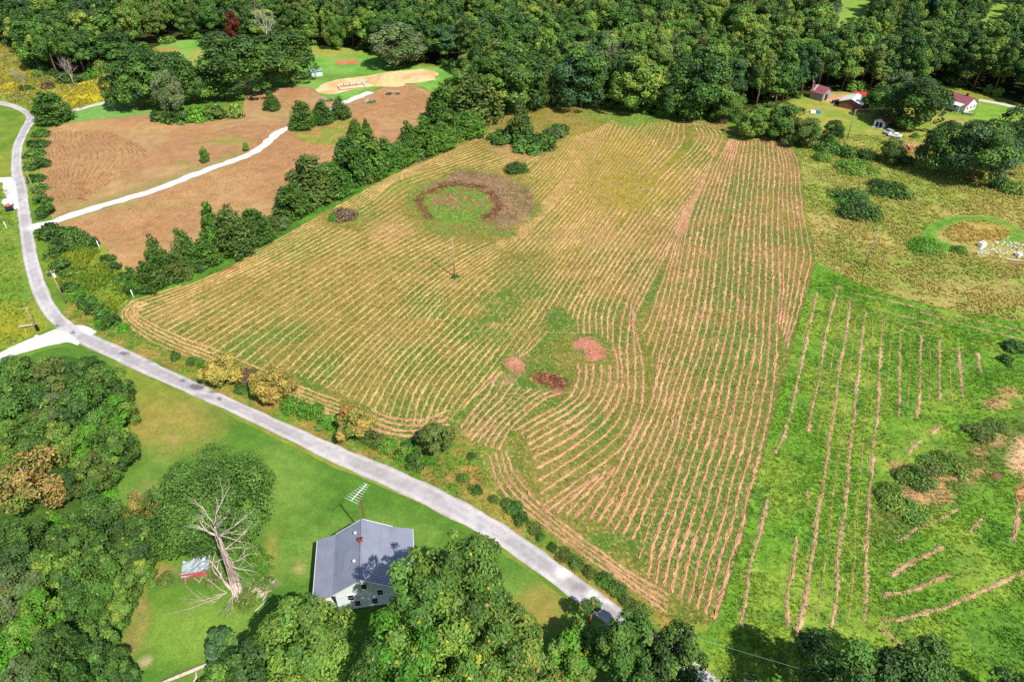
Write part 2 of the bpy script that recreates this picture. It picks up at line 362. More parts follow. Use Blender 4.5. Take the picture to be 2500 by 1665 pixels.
def field_tint(u, v, x, y):
    n = fbm(x, y, 9, 5); m = fbm(x, y, 3.0, 9)
    straw, olive, green, lush = S(164, 140, 74), S(136, 128, 52), S(104, 124, 46), S(84, 126, 42)
    g = np.clip(0.25 + 0.55 * smooth(600, 1000, v) + 0.35 * smooth(1350, 1900, u) + 0.9 * (n - 0.5), 0, 1)
    c = mixc(straw, olive, smooth(0.35, 0.6, m)); c = mixc(c, green, g * 0.85)
    c = mixc(c, lush, np.clip(smooth(0.5, 0.68, n) * smooth(0.35, 0.6, g), 0, 0.8))
    y1 = ell(u, v, 1500, 430, 190, 110, 0.5) * smooth(0.3, 0.6, m + 0.1); c = mixc(c, S(172, 152, 50), y1 * 0.75)
    e = (m - 0.5) * 0.7 + (fbm(x, y, 1.6, 27) - .5) * .8
    e2 = (fbm(x, y, 3.5, 29, 4) - .5) * 2.2
    for cu, cv, ru, rv, col, s in ((1180, 805, 60, 36, lush, 0.8), (1225, 755, 60, 40, lush, 0.8), (1275, 700, 60, 44, lush, 0.7), (1150, 850, 40, 26, lush, .6), (1300, 790, 50, 26, lush, .6), (1360, 780, 34, 24, S(70, 116, 42), 0.7), (1310, 905, 46, 24, lush, 0.7), (1340, 980, 60, 30, lush, 0.5),
                                   (1300, 650, 60, 40, S(104, 122, 50), 0.6), (1560, 292, 80, 26, S(96, 146, 50), 0.9), (1480, 280, 70, 18, S(120, 150, 60), 0.6), (1800, 520, 24, 40, lush, .6), (1850, 400, 40, 60, lush, .5), (1780, 700, 30, 60, lush, .5),
                                   (700, 590, 140, 34, S(84, 136, 40), 0.5), (620, 610, 70, 22, S(74, 134, 38), 0.7), (950, 455, 110, 30, S(110, 150, 50), 0.55), (860, 520, 60, 24, S(100, 140, 48), .5), (400, 800, 60, 24, S(110, 132, 50), .5),
                                   (520, 650, 55, 14, S(178, 104, 74), 0.9), (1270, 365, 70, 22, S(196, 148, 100), 0.8), (950, 565, 45, 28, S(202, 156, 112), 0.6),
                                   (1320, 540, 30, 60, S(120, 136, 58), 0.7), (1440, 580, 90, 30, S(190, 156, 96), 0.6), (430, 760, 60, 25, S(184, 148, 96), 0.5),
                                   (1130, 1060, 40, 30, S(150, 140, 70), 0.6), (1200, 1130, 40, 60, S(140, 148, 60), 0.5)):
        c = mixc(c, col, np.clip(ell(u + e2 * ru * .5, v + e2 * rv * .5, cu, cv, ru, rv, 0.55), 0, 1) * s)
    for cu, cv, ru, rv, col, s in ((1428, 842, 30, 16, S(206, 130, 114), .95), (1455, 862, 26, 16, S(206, 124, 110), .95), (1420, 857, 13, 6, S(70, 112, 50), 1.0), (1252, 886, 24, 15, S(208, 140, 120), .95), (1268, 902, 18, 12, S(196, 124, 104), .8), (1240, 925, 18, 14, S(204, 150, 120), .5),
                                   (1330, 922, 36, 16, S(124, 54, 50), .9), (1362, 934, 28, 20, S(112, 44, 44), .9), (1362, 957, 14, 13, S(186, 104, 92), 0.8), (1205, 792, 26, 5, S(196, 146, 112), 0.7)):
        c = mixc(c, col, np.clip(ell(u + e2 * ru * .45, v - e2 * rv * .45, cu, cv, ru, rv, 0.3), 0, 1) * s)
    outer, band, inner, grn = ring_parts(u, v, x, y)
    m2 = fbm(x, y, 1.7, 25); c = mixc(c, mixc(S(98, 138, 46), S(142, 128, 66), smooth(.45, .62, m2)), grn * 0.85)
    c = mixc(c, mixc(S(152, 114, 102), S(118, 92, 72), smooth(.4, .65, m2)), outer * (0.6 + 0.4 * m))
    c = mixc(c, mixc(S(96, 144, 46), S(150, 112, 78), smooth(0.42, 0.6, m + .5 * (m2 - .5)) * (1 - smooth(490, 530, v))), inner * 0.9)
    c = mixc(c, mixc(S(96, 44, 38), S(126, 72, 54), smooth(.5, .7, m2)), band * (0.7 + 0.3 * m))
    return c
field = region('hay_field', FIELD, 0.9, 0.03, field_tint, 'stubble', 0.3)

LUSH = [(1990, 640), (2060, 676), (2140, 712), (2260, 745), (2380, 770), (2500, 788), (2700, 815), (2900, 1100), (3100, 1900), (1600, 1900), (1640, 1640), (1690, 1560),
        (1740, 1520), (1790, 1385), (1840, 1195), (1902, 965), (1955, 775)]
def lush_tint(u, v, x, y):
    n = fbm(x, y, 8, 31); m = fbm(x, y, 2.6, 33)
    c = mixc(S(110, 154, 46), S(142, 168, 60), smooth(0.4, 0.65, n)); c = mixc(c, S(82, 130, 48), smooth(0.55, 0.7, m) * 0.6)
    u2 = np.interp(v, [730, 900, 1097, 1198, 1318, 1481], [2076, 2050, 2020, 2008, 1990, 1960]); sp = np.interp(v, [800, 1000, 1200, 1450], [46, 49, 58, 72]); ph = (u - u2) / sp
    c = c * (1 + .10 * np.cos(ph * 6.283 * 2) * (1 - smooth(2150, 2300, u - (1300 - v) * .25)))[:, None]      # swaths of the mower
    e = (m - 0.5) * 30
    d = np.abs((v - 1205) + 0.62 * (u - 2260) + e * 2)          # the rough strip that runs down to the bare earth
    c = mixc(c, S(104, 112, 56), (1 - smooth(30, 90, d)) * smooth(2080, 2180, u) * 0.7)
    c = mixc(c, S(205, 160, 112), (1 - smooth(20, 75, d)) * smooth(0.54, 0.66, m) * smooth(2120, 2200, u))
    c = mixc(c, S(222, 182, 136), ell(u + e, v + e, 2500, 1115, 42, 48, 0.3)); c = mixc(c, S(214, 160, 110), ell(u + e, v + e, 2492, 1200, 18, 26, 0.3))
    for cu, cv, ru, rv in ((2465, 960, 26, 14), (2430, 985, 26, 16), (2430, 1075, 22, 14), (2390, 1100, 14, 12), (2290, 1215, 36, 14), (2195, 1140, 24, 14)):
        c = mixc(c, S(206, 160, 112), ell(u + e, v + e * .6, cu, cv, ru, rv, 0.4) * 0.8)
    return c
region('mown_meadow', LUSH, 1.2, 0.02, lush_tint, 'lush_meadow', 0.3)

ROUGH = [(1965, 350), (2000, 345), (2080, 330), (2180, 335), (2300, 330), (2420, 320), (2560, 320), (2900, 420), (2900, 840), (2700, 812), (2500, 786), (2380, 768),
         (2260, 743), (2140, 710), (2060, 674), (1992, 637), (1985, 580), (1972, 530), (1964, 470), (1958, 420), (1950, 376)]
def rough_tint(u, v, x, y):
    n = fbm(x, y, 12, 41); m = fbm(x, y, 4, 43)
    c = mixc(S(178, 166, 92), S(148, 160, 72), smooth(0.38, 0.62, n)); c = mixc(c, S(178, 156, 92), smooth(0.5, 0.66, m) * smooth(480, 700, v) * 0.6)
    c = mixc(c, S(142, 162, 66), (1 - smooth(400, 560, v)) * 0.55)
    d = np.sqrt(((u - 2375) / 118) ** 2 + ((v - 572) / 43) ** 2) + (m - 0.5) * 0.18
    c = mixc(c, S(92, 152, 46), smooth(0.68, 0.76, d) * (1 - smooth(0.98, 1.08, d)) * (1 - smooth(600, 620, v + (u - 2300) * 0.1)))
    c = mixc(c, S(92, 146, 46), ell(u, v, 2270, 608, 52, 22, 0.4) * 0.8)
    c = mixc(c, S(190, 154, 80), ell(u, v, 2392, 565, 78, 26, 0.3) * 0.6)
    for cu, cv, ru, rv, col in ((2215, 362, 40, 14, S(206, 152, 112)), (2400, 312, 60, 9, S(196, 164, 100)), (2060, 300, 40, 20, S(150, 150, 80))):
        c = mixc(c, col, ell(u, v, cu, cv, ru, rv, 0.4) * 0.8)
    return c
region('rough_pasture', ROUGH, 1.6, 0.025, rough_tint, 'rough_meadow', 0.5)

BROWN = [(106, 318), (160, 302), (240, 292), (300, 287), (370, 280), (430, 300), (500, 296), (570, 288), (592, 262), (600, 240), (640, 222), (700, 213), (760, 214), (768, 226),
         (800, 240), (860, 246), (920, 222), (960, 206), (1010, 208), (1040, 222), (1060, 240), (1060, 262), (1040, 285), (1000, 330), (960, 370), (900, 420), (840, 440), (780, 470),
         (720, 520), (690, 545), (640, 560), (560, 590), (500, 625), (440, 655), (380, 680), (320, 700), (305, 670), (285, 640), (255, 600), (225, 590), (190, 580), (160, 558), (135, 545),
         (112, 500), (100, 450), (100, 390)]
def brown_tint(u, v, x, y):
    n = fbm(x, y, 14, 51); m = fbm(x, y, 4, 53)
    c = mixc(S(178, 134, 94), S(186, 150, 104), smooth(0.35, 0.65, n)); c = mixc(c, S(168, 132, 78), smooth(0.5, 0.7, m) * 0.5)
    for cu, cv, ru, rv, col, s in ((560, 345, 60, 10, S(150, 150, 70), .7), (450, 400, 20, 8, S(140, 148, 62), .7), (680, 280, 40, 12, S(170, 150, 90), .5), (330, 500, 200, 12, S(156, 150, 84), .5),
                                   (300, 590, 40, 12, S(160, 142, 76), .5), (180, 480, 70, 25, S(164, 142, 84), .5), (300, 310, 200, 14, S(196, 152, 98), .6),
                                   (690, 400, 90, 60, S(176, 126, 90), .5), (960, 250, 80, 40, S(174, 124, 90), .5), (340, 640, 60, 40, S(196, 150, 96), .6)):
        c = mixc(c, col, ell(u, v, cu, cv, ru, rv, 0.6) * s * (0.4 + m))
    d = np.abs((v - 546) + 0.36 * (u - 125)) * (u < 600); c = mixc(c, S(140, 140, 78), (1 - smooth(10, 22, d)) * 0.5 * (u > 100) * (u < 600))
    return c
brown = region('brown_field', BROWN, 1.5, 0.03, brown_tint, 'tilled_soil', 0.4)
def island_tint(u, v, x, y): return mixc(S(176, 142, 84), S(140, 150, 62), np.clip(smooth(0.4, 0.6, fbm(x, y, 5, 57)) + smooth(330, 352, v) * .6, 0, 1))
region('weedy_island', [(722, 318), (750, 308), (800, 298), (850, 294), (890, 305), (905, 325), (890, 345), (850, 356), (800, 358), (750, 350), (724, 338)], 1.2, 0.06, island_tint, 'rough_meadow', 0.4)

LAWN = [(200, 850), (260, 870), (400, 940), (560, 1014), (700, 1084), (840, 1150), (960, 1200), (1080, 1256), (1190, 1320), (1300, 1400), (1400, 1480), (1500, 1545), (1600, 1615),
        (1700, 1700), (1600, 1800), (900, 1850), (250, 1800), (285, 1600), (290, 1560), (330, 1480), (360, 1420), (400, 1360), (300, 1290), (260, 1250), (270, 1180), (300, 1130), (320, 1060), (310, 1000),
        (300, 940), (250, 890), (180, 870), (100, 880), (40, 890), (70, 870), (130, 850)]
def lawn_tint(u, v, x, y):
    n = fbm(x, y, 12, 61); m = fbm(x, y, 4, 63)
    c = mixc(S(88, 130, 44), S(114, 148, 60), smooth(0.38, 0.65, n)); c = mixc(c, S(142, 170, 76), ell(u, v, 680, 1180, 90, 90, 0.7) * 0.5)
    dl = (x * .42 + y * .907); c = c * (1 + .055 * np.sin(dl * 6.283 / 3.4 + .6 * np.sin(x / 9)))[:, None]
    c = mixc(c, S(168, 148, 74), np.clip(ell(u, v, 400, 1030, 120, 70, 0.7) * (0.3 + m), 0, .85)); c = mixc(c, S(142, 148, 56), ell(u, v, 330, 930, 150, 50, 0.7) * 0.6)
    c = mixc(c, S(150, 178, 72), ell(u, v, 480, 1540, 150, 80, 0.7) * 0.55)
    for cu, cv, ru, rv, col, s in ((418, 1066, 10, 12, S(196, 150, 104), .8), (720, 1375, 18, 10, S(206, 168, 120), .8), (665, 1350, 16, 60, S(178, 160, 86), .5), (350, 1500, 14, 70, S(178, 138, 92), .7),
                                   (320, 1560, 16, 60, S(170, 140, 88), .6), (400, 1400, 26, 18, S(176, 134, 90), .8), (1320, 1480, 60, 50, S(168, 138, 72), .7), (370, 1620, 6, 4, S(230, 200, 160), .9),
                                   (640, 1425, 40, 5, S(190, 170, 140), .6), (360, 1190, 30, 20, S(140, 136, 80), .5), (1400, 1660, 60, 30, S(158, 150, 70), .5), (1185, 1342, 18, 8, S(190, 168, 120), .6)):
        c = mixc(c, col, ell(u + (m - .5) * 24, v + (m - .5) * 20, cu, cv, ru, rv, 0.6) * s)
    return c
region('house_lawn', LAWN, 1.3, 0.02, lawn_tint, 'lawn_turf', 0.25)

VERGE = [(150, 770), (165, 790), (230, 832), (310, 868), (400, 908), (480, 945), (560, 985), (640, 1022), (720, 1058), (840, 1112), (960, 1162), (1080, 1214), (1180, 1266), (1300, 1350),
         (1420, 1440), (1520, 1510), (1600, 1560), (1690, 1560), (1640, 1514), (1560, 1470), (1440, 1380), (1300, 1280), (1196, 1184), (1145, 1100), (1050, 1094), (960, 1088), (840, 1032),
         (700, 982), (540, 912), (416, 870), (305, 816), (270, 780), (200, 740), (172, 730)]
def verge_tint(u, v, x, y):
    n = fbm(x, y, 6, 71); m = fbm(x, y, 2, 73); c = mixc(S(150, 142, 62), S(104, 138, 46), smooth(0.38, 0.6, n)); return mixc(c, S(196, 136, 84), smooth(0.56, 0.7, m) * 0.6)
region('road_verge', VERGE, 1.2, 0.015, verge_tint, 'rough_meadow', 0.3)
CORNER = [(100, 620), (150, 600), (190, 600), (240, 610), (290, 665), (318, 722), (284, 760), (280, 790), (215, 770), (170, 730), (140, 690)]
def corner_tint(u, v, x, y): return mixc(S(150, 164, 58), S(118, 148, 48), smooth(0.4, 0.62, fbm(x, y, 5, 75)))
region('weedy_corner', CORNER, 1.4, 0.035, corner_tint, 'rough_meadow', 0.5)
region('hedge_strip', [(300, 725), (380, 690), (470, 655), (560, 600), (650, 560), (740, 505), (820, 455), (900, 415), (980, 375), (1060, 335), (1120, 300), (1150, 310), (1140, 340), (1069, 374),
                       (1000, 404), (950, 430), (830, 496), (720, 560), (600, 632), (471, 690), (330, 732)], 1.4, 0.045,
       lambda u, v, x, y: mixc(S(70, 118, 34), S(96, 146, 46), smooth(.4, .6, fbm(x, y, 4, 79))), 'lush_meadow', 0.5)

# the land on the far side of the road at the left, and the goldenrod meadow above
WEST = [(-500, 480), (0, 462), (30, 470), (40, 500), (46, 560), (58, 640), (80, 710), (110, 765), (135, 795), (100, 810), (40, 838), (0, 852), (-500, 900)]
def west_tint(u, v, x, y):
    n = fbm(x, y, 8, 81); c = mixc(S(112, 150, 52), S(134, 154, 58), smooth(.4, .62, n)); return mixc(c, S(164, 156, 44), ell(u, v, 20, 790, 80, 50, .6) * .8)
region('west_pasture', WEST, 1.8, 0.02, west_tint, 'lush_meadow', 0.4)
MEAD = [(-200, 95), (30, 105), (60, 140), (100, 175), (150, 205), (220, 195), (290, 165), (300, 250), (270, 246), (200, 265), (160, 278), (110, 285), (60, 262), (20, 250), (-200, 245)]
def mead_tint(u, v, x, y):
    n = fbm(x, y, 7, 85); c = mixc(S(164, 152, 76), S(150, 158, 66), smooth(.4, .6, n))
    b = np.clip(ell(u, v, 200, 240, 55, 28, .5) + ell(u, v, 230, 205, 70, 18, .5) + ell(u, v, 50, 215, 70, 14, .5), 0, 1); c = mixc(c, S(206, 186, 28), b * smooth(.35, .55, n + .1) * .9)
    return mixc(c, S(132, 166, 62), smooth(225, 255, v) * (u < 110) * .8)
region('goldenrod_meadow', MEAD, 1.8, 0.02, mead_tint, 'rough_meadow', 0.6)
region('drive_lawn', [(165, 282), (270, 252), (300, 262), (330, 270), (372, 270), (366, 280), (300, 286), (240, 291), (160, 300), (112, 312), (120, 300)], 1.6, 0.03,
       lambda u, v, x, y: mixc(S(112, 164, 74), S(132, 172, 88), fbm(x, y, 6, 87)), 'lawn_turf', 0.3)
CLEAR = [(360, 125), (400, 108), (440, 100), (530, 98), (560, 120), (700, 118), (760, 112), (870, 122), (930, 140), (1000, 160), (1060, 165), (1150, 168), (1140, 200), (1110, 225), (1080, 242), (1060, 232),
         (1030, 212), (960, 204), (900, 224), (850, 244), (800, 238), (766, 222), (700, 211), (640, 220), (560, 240), (480, 215), (420, 200), (370, 150)]
def clear_tint(u, v, x, y):
    n = fbm(x, y, 9, 91); c = mixc(S(112, 166, 62), S(134, 178, 82), smooth(.4, .6, n)); c = mixc(c, S(176, 158, 76), ell(u, v, 500, 140, 40, 22, .5) * .7)
    c = mixc(c, S(168, 160, 70), ell(u, v, 800, 128, 90, 12, .5) * .8); c = mixc(c, S(104, 138, 52), ell(u, v, 820, 190, 90, 10, .5) * .7)
    return mixc(c, S(190, 132, 84), ell(u, v, 400, 122, 40, 6, .5) * .7)
region('far_clearing', CLEAR, 1.8, 0.02, clear_tint, 'lawn_turf', 0.4)
region('garden_bed', [(818, 148), (873, 145), (875, 157), (822, 160)], 1.0, 0.05, lambda u, v, x, y: mixc(S(190, 122, 78), S(206, 150, 100), fbm(x, y, 3, 93)), 'tilled_soil', 0.2, curved=False)
region('sand_pad', [(770, 222), (790, 206), (820, 196), (860, 190), (900, 186), (950, 176), (1000, 172), (1040, 170), (1070, 180), (1060, 188), (1010, 196), (960, 202), (930, 208), (900, 214), (860, 220), (820, 230), (790, 230)], 1.2, 0.06,
       lambda u, v, x, y: mixc(S(236, 206, 158), S(226, 180, 124), smooth(.4, .65, fbm(x, y, 5, 95))), 'bare_sand', 0.4)
YARD = [(1965, 235), (2040, 225), (2140, 232), (2300, 275), (2380, 282), (2400, 245), (2560, 285), (2760, 330), (2760, 380), (2500, 322), (2420, 318), (2300, 328), (2180, 333), (2080, 328), (2000, 340), (1965, 345), (1900, 310), (1880, 280)]
def yard_tint(u, v, x, y):
    n = fbm(x, y, 7, 97); c = mixc(S(140, 160, 62), S(166, 162, 76), smooth(.4, .6, n)); c = mixc(c, S(128, 168, 60), ell(u, v, 2440, 275, 80, 30, .6))
    c = mixc(c, S(206, 160, 118), ell(u, v, 2040, 240, 50, 10, .5)); return mixc(c, S(204, 150, 112), ell(u, v, 2400, 302, 50, 5, .5) * .8)
region('far_field', None, 12.0, 0.05, lambda u, v, x, y: mixc(S(132, 168, 60), S(146, 176, 72), fbm(x, y, 20, 98)), 'lawn_turf', 0.5, world_poly=[(150, 340), (330, 320), (420, 380), (420, 520), (120, 520)])
region('farm_yard', YARD, 1.6, 0.02, yard_tint, 'grass_land', 0.4)

# forest floors
FOREST = [(-800, 60), (0, 104), (40, 120), (60, 148), (100, 178), (150, 198), (225, 186), (300, 158), (362, 122), (440, 100), (530, 96), (620, 105), (700, 114), (850, 120), (930, 134), (1050, 158),
          (1150, 168), (1142, 205), (1110, 236), (1130, 262), (1190, 285), (1290, 266), (1400, 260), (1540, 273), (1660, 290), (1760, 292), (1820, 278), (1900, 256), (1970, 228), (2050, 226),
          (2140, 232), (2230, 226), (2320, 208), (2400, 226), (2520, 262), (2760, 305), (3400, 320)]
fx, fy = at([p[0] for p in FOREST], [p[1] for p in FOREST])
FOREST_W = [(float(a), float(b)) for a, b in zip(fx, fy)] + [(560, 560), (-560, 560)]
region('forest_floor', None, 7.0, 0.012, lambda u, v, x, y: mixc(S(52, 60, 26), S(76, 78, 36), fbm(x, y, 8, 99)), 'leaf_litter', 0.8, world_poly=FOREST_W)
WOOD = [(-400, 885), (0, 878), (60, 885), (150, 868), (230, 895), (290, 950), (310, 1010), (305, 1080), (262, 1180), (258, 1260), (330, 1300), (385, 1360), (370, 1400), (330, 1480), (290, 1560), (300, 1640), (340, 1760), (-500, 1800)]
region('thicket_floor', WOOD, 2.0, 0.05, lambda u, v, x, y: mixc(mixc(S(58, 84, 30), S(84, 116, 40), fbm(x, y, 5, 101)), S(96, 170, 40), ell(u, v, 258, 1195, 36, 55, .4)), 'leaf_litter', 0.5)

# ------------------------------------------------------------------ the lane and the drives
ROAD = [(-60, 243), (0, 253), (34, 260), (61, 273), (75, 290), (67, 315), (51, 345), (41, 372), (40, 422), (48, 464), (56, 501), (62, 546), (71, 605), (83, 662), (97, 708), (116, 748), (141, 783), (175, 810),
        (226, 835), (297, 869), (386, 911), (476, 950), (550, 984), (624, 1018), (700, 1054), (838, 1119), (957, 1170), (1076, 1225), (1165, 1275), (1200, 1294), (1283, 1347), (1355, 1401), (1426, 1456),
        (1497, 1508), (1557, 1550), (1616, 1590), (1705, 1645), (1800, 1710), (1950, 1830)]
def road_tint(u, v, x, y, s):
    n = fbm(x, y, 5, 111); m = fbm(x, y, 1.5, 113)
    c = mixc(S(200, 195, 194), S(180, 174, 174), smooth(.4, .62, n)); c = mixc(c, S(222, 216, 212), np.exp(-((np.abs(s) - 0.72) / 0.2) ** 2) * 0.5)
    c = mixc(c, S(172, 164, 170), np.exp(-((np.abs(s) - 0.35) / 0.12) ** 2) * smooth(.4, .6, m) * 0.5)
    for cu, cv, ru, rv, col, q in ((300, 861, 16, 5, S(118, 112, 116), .9), (368, 882, 14, 6, S(150, 145, 150), .8), (445, 928, 9, 4, S(112, 108, 112), .9), (482, 945, 22, 6, S(110, 106, 110), .9),
                                   (490, 968, 30, 6, S(160, 154, 160), .7), (522, 955, 14, 5, S(104, 100, 104), .8), (534, 972, 6, 5, S(96, 92, 96), .9), (140, 796, 6, 4, S(120, 116, 120), .9), (178, 812, 5, 3, S(110, 106, 110), .9),
                                   (1378, 1398, 22, 12, S(246, 240, 238), .9), (1410, 1430, 22, 10, S(150, 144, 146), .7), (1440, 1450, 16, 10, S(236, 230, 228), .8), (1480, 1468, 14, 7, S(240, 234, 230), .6)):
        c = mixc(c, col, ell(u + (m - .5) * 14, v + (m - .5) * 10, cu, cv, ru, rv, .4) * q)
    return mixc(c, S(168, 150, 120), smooth(0.93, 1.0, np.abs(s)) * 0.6)
EDGE_N = [(-60, 238), (0, 248), (36, 256), (68, 271), (88, 284), (84, 300), (71, 321), (58, 351), (53.5, 380), (55, 422), (64, 445), (71, 498), (79, 549), (88, 602), (101, 656), (113, 697), (131, 736), (155, 769), (190, 798), (238, 822), (285, 843), (327, 861), (416, 904), (505, 946), (550, 966), (624, 999), (700, 1034),
          (838, 1094), (957, 1142), (1076, 1195), (1200, 1262), (1277, 1312), (1355, 1366), (1438, 1428), (1497, 1472), (1545, 1506), (1610, 1552), (1700, 1618), (1800, 1692), (1950, 1812)]
EDGE_S = [(-60, 248), (0, 257), (33, 265), (53.5, 276), (64, 288), (58, 303), (42, 333), (30, 363), (27, 392), (27, 422), (31, 445), (40, 504), (45, 543), (53, 608), (64, 667), (80, 718), (101, 760), (128, 792), (149, 813), (193, 839), (244, 862), (297, 889), (357, 916), (416, 943), (476, 969), (535, 995), (594, 1020), (700, 1073),
          (838, 1142), (957, 1195), (1076, 1254), (1200, 1320), (1289, 1382), (1349, 1428), (1400, 1466), (1450, 1502), (1520, 1552), (1590, 1600), (1680, 1660), (1780, 1730), (1930, 1840)]
EN, ES = resample(ground_path(EDGE_N), n=420), resample(ground_path(EDGE_S), n=420)
def pair_up(A, B):
    """match each point of one edge with the nearest of the other, in order"""
    j = 0; idx = []
    for p in A:
        w = B[j:j + 25]; j = j + int(np.argmin(((w - p) ** 2).sum(1))); idx.append(j)
    q = B[idx]; k = np.ones(9) / 9
    return np.stack([np.convolve(np.pad(q[:, i], 4, 'edge'), k, 'valid') for i in (0, 1)], 1)
ES2 = pair_up(EN, ES); mid = (EN + ES2) / 2; wid = np.hypot(*(EN - ES2).T); wid = np.convolve(np.pad(wid, 6, 'edge'), np.ones(13) / 13, 'valid'); mid = np.stack([np.convolve(np.pad(mid[:, i], 3, 'edge'), np.ones(7) / 7, 'valid') for i in (0, 1)], 1)
ribbon('lane', None, wid, 0.09, road_tint, 'chip_seal', 12, 0.6, 0.08, path=mid)
pale = lambda u, v, x, y, s: mixc(S(240, 234, 228), S(224, 216, 210), smooth(.4, .65, fbm(x, y, 3, 115)))
ribbon('side_road', [(-80, 915), (0, 874), (50, 852), (100, 834), (140, 822), (180, 816), (215, 826)], [3.4, 3.6, 3.8, 5.0, 6.5, 5.0], 0.075, pale, 'white_gravel', 6, 0.8, 0.15)
ribbon('turnout', [(-40, 442), (0, 441), (18, 440), (30, 450), (36, 480), (44, 510)], [4, 4, 5, 5, 4, 2], 0.075, pale, 'white_gravel', 6, 0.8, 0.15)
white = lambda u, v, x, y, s: mixc(S(240, 237, 232), S(226, 218, 208), smooth(.45, .7, fbm(x, y, 3, 117)) * .7 + .3 * smooth(.8, 1, np.abs(s)))
ribbon('gravel_drive', [(66, 560), (95, 552), (125, 545), (190, 522), (288, 492), (386, 462), (505, 416), (594, 384), (640, 360), (660, 342), (680, 325), (710, 312), (760, 296), (800, 274), (835, 255), (870, 240), (905, 226)],
       [3.4, 3.3, 3.3, 3.4, 3.6, 3.0, 3.0, 4.0], 0.10, white, 'white_gravel', 6, 0.7, 0.22)
ribbon('concrete_drive', [(80, 290), (105, 286), (165, 275), (215, 262), (262, 250), (330, 232), (430, 208), (490, 191), (540, 180)], 2.7, 0.08, lambda u, v, x, y, s: mixc(S(198, 206, 196), S(216, 216, 206), fbm(x, y, 3, 119)), 'white_gravel', 4, 1.2, 0.06)
ribbon('farm_drive', [(2390, 245), (2430, 252), (2470, 261), (2520, 275), (2600, 300)], 3.0, 0.06, lambda u, v, x, y, s: mixc(S(226, 220, 214), S(206, 198, 190), fbm(x, y, 3, 121)), 'white_gravel', 4, 1.0, 0.1)

# ================================================================== WINDROWS OF CUT HAY
def family(guides, counts):
    """rows between guide lines: the mower followed the shape of the ones before"""
    G = [resample(ground_path(g, 8), n=70) for g in guides]; out = []
    for a, b, k in zip(G[:-1], G[1:], counts):
        for i in range(k): t = i / k; out.append(a * (1 - t) + b * t)
    out.append(G[-1]); return out
FIELD_XY = np.stack(at([p[0] for p in FIELD], [p[1] for p in FIELD]), 1)
ROW_N = [0]; LITTER = []
def windrow(path, parent, width=0.95, height=0.24, presence=None, col_a=S(226, 176, 122), col_b=S(206, 148, 108), clip=None, name='windrow', zoff=0.03, step=0.55, ragged=0.42):
    P = resample(path, step); n = len(P)
    if n < 4: return None
    rng = np.random.default_rng(ROW_N[0] * 7 + 5); ROW_N[0] += 1
    d = np.gradient(P, axis=0); d /= np.linalg.norm(d, axis=1)[:, None] + 1e-9; nr = np.stack([-d[:, 1], d[:, 0]], 1)
    s = np.arange(n) * step
    P = P + nr * ((vnoise(s, np.full(n, ROW_N[0] * 3.1), 9, 131) - .5) * 0.34 + (vnoise(s, np.full(n, ROW_N[0] * 5.7), 2.2, 133) - .5) * 0.22)[:, None]
    u, v = pix(P[:, 0], P[:, 1], terrain(P[:, 0], P[:, 1]))
    p = np.ones(n) if presence is None else presence(u, v, P[:, 0], P[:, 1])
    p = p * (0.62 + 0.7 * vnoise(s, np.full(n, ROW_N[0] * 1.7), 6.0, 135)) * (0.55 + 0.9 * vnoise(s, np.full(n, ROW_N[0] * 2.3), 1.0, 137))
    if clip is not None: p = p * inside(P[:, 0], P[:, 1], clip)
    ok = p > 0.3; w = 0.55 * width * np.clip(p, 0.3, 1.5); h = 0.5 * height * np.clip(p, 0.35, 1.3)
    prof = np.array([(-.56, -.12), (-.36, .55), (-.08, 1.0), (.2, .85), (.42, .45), (.56, -.12)]); K = len(prof)
    off = w[:, None] * prof[:, 0] * (1 + rng.normal(0, ragged, (n, K))); hz = h[:, None] * prof[:, 1] * (1 + rng.normal(0, 0.38, (n, K)))
    jl = rng.normal(0, 0.16, (n, K))
    LITTER.append((P[ok], d[ok], nr[ok], w[ok], np.tile(np.array([col_a, col_b]), (ok.sum(), 1, 1)), width))
    Q = P[:, None] + nr[:, None] * off[..., None] + d[:, None] * jl[..., None]; z = terrain(Q[..., 0], Q[..., 1]) + zoff + hz
    idx = np.arange(n * K).reshape(n, K); m = ok[:-1] & ok[1:]
    if m.sum() < 3: return None
    F = np.stack([idx[:-1, :-1], idx[:-1, 1:], idx[1:, 1:], idx[1:, :-1]], -1)[m].reshape(-1, 4)
    used = np.unique(F); rem = np.full(n * K, -1); rem[used] = np.arange(len(used)); F = rem[F]
    V = np.c_[Q.reshape(-1, 2), z.ravel()][used]
    t = np.clip(vnoise(V[:, 0], V[:, 1], 2.0, 139) + rng.normal(0, .18, len(V)), 0, 1); c = mixc(col_a, col_b, t) * rng.uniform(.80, 1.14, (len(V), 1)); rim = np.tile(np.isin(np.arange(K), (0, K - 1)), n)[used]; c = mixc(c, S(150, 138, 70), rim * .55)
    return link(name, raw_mesh(name, V, F[:, ::-1], 'hay', c, False), parent)

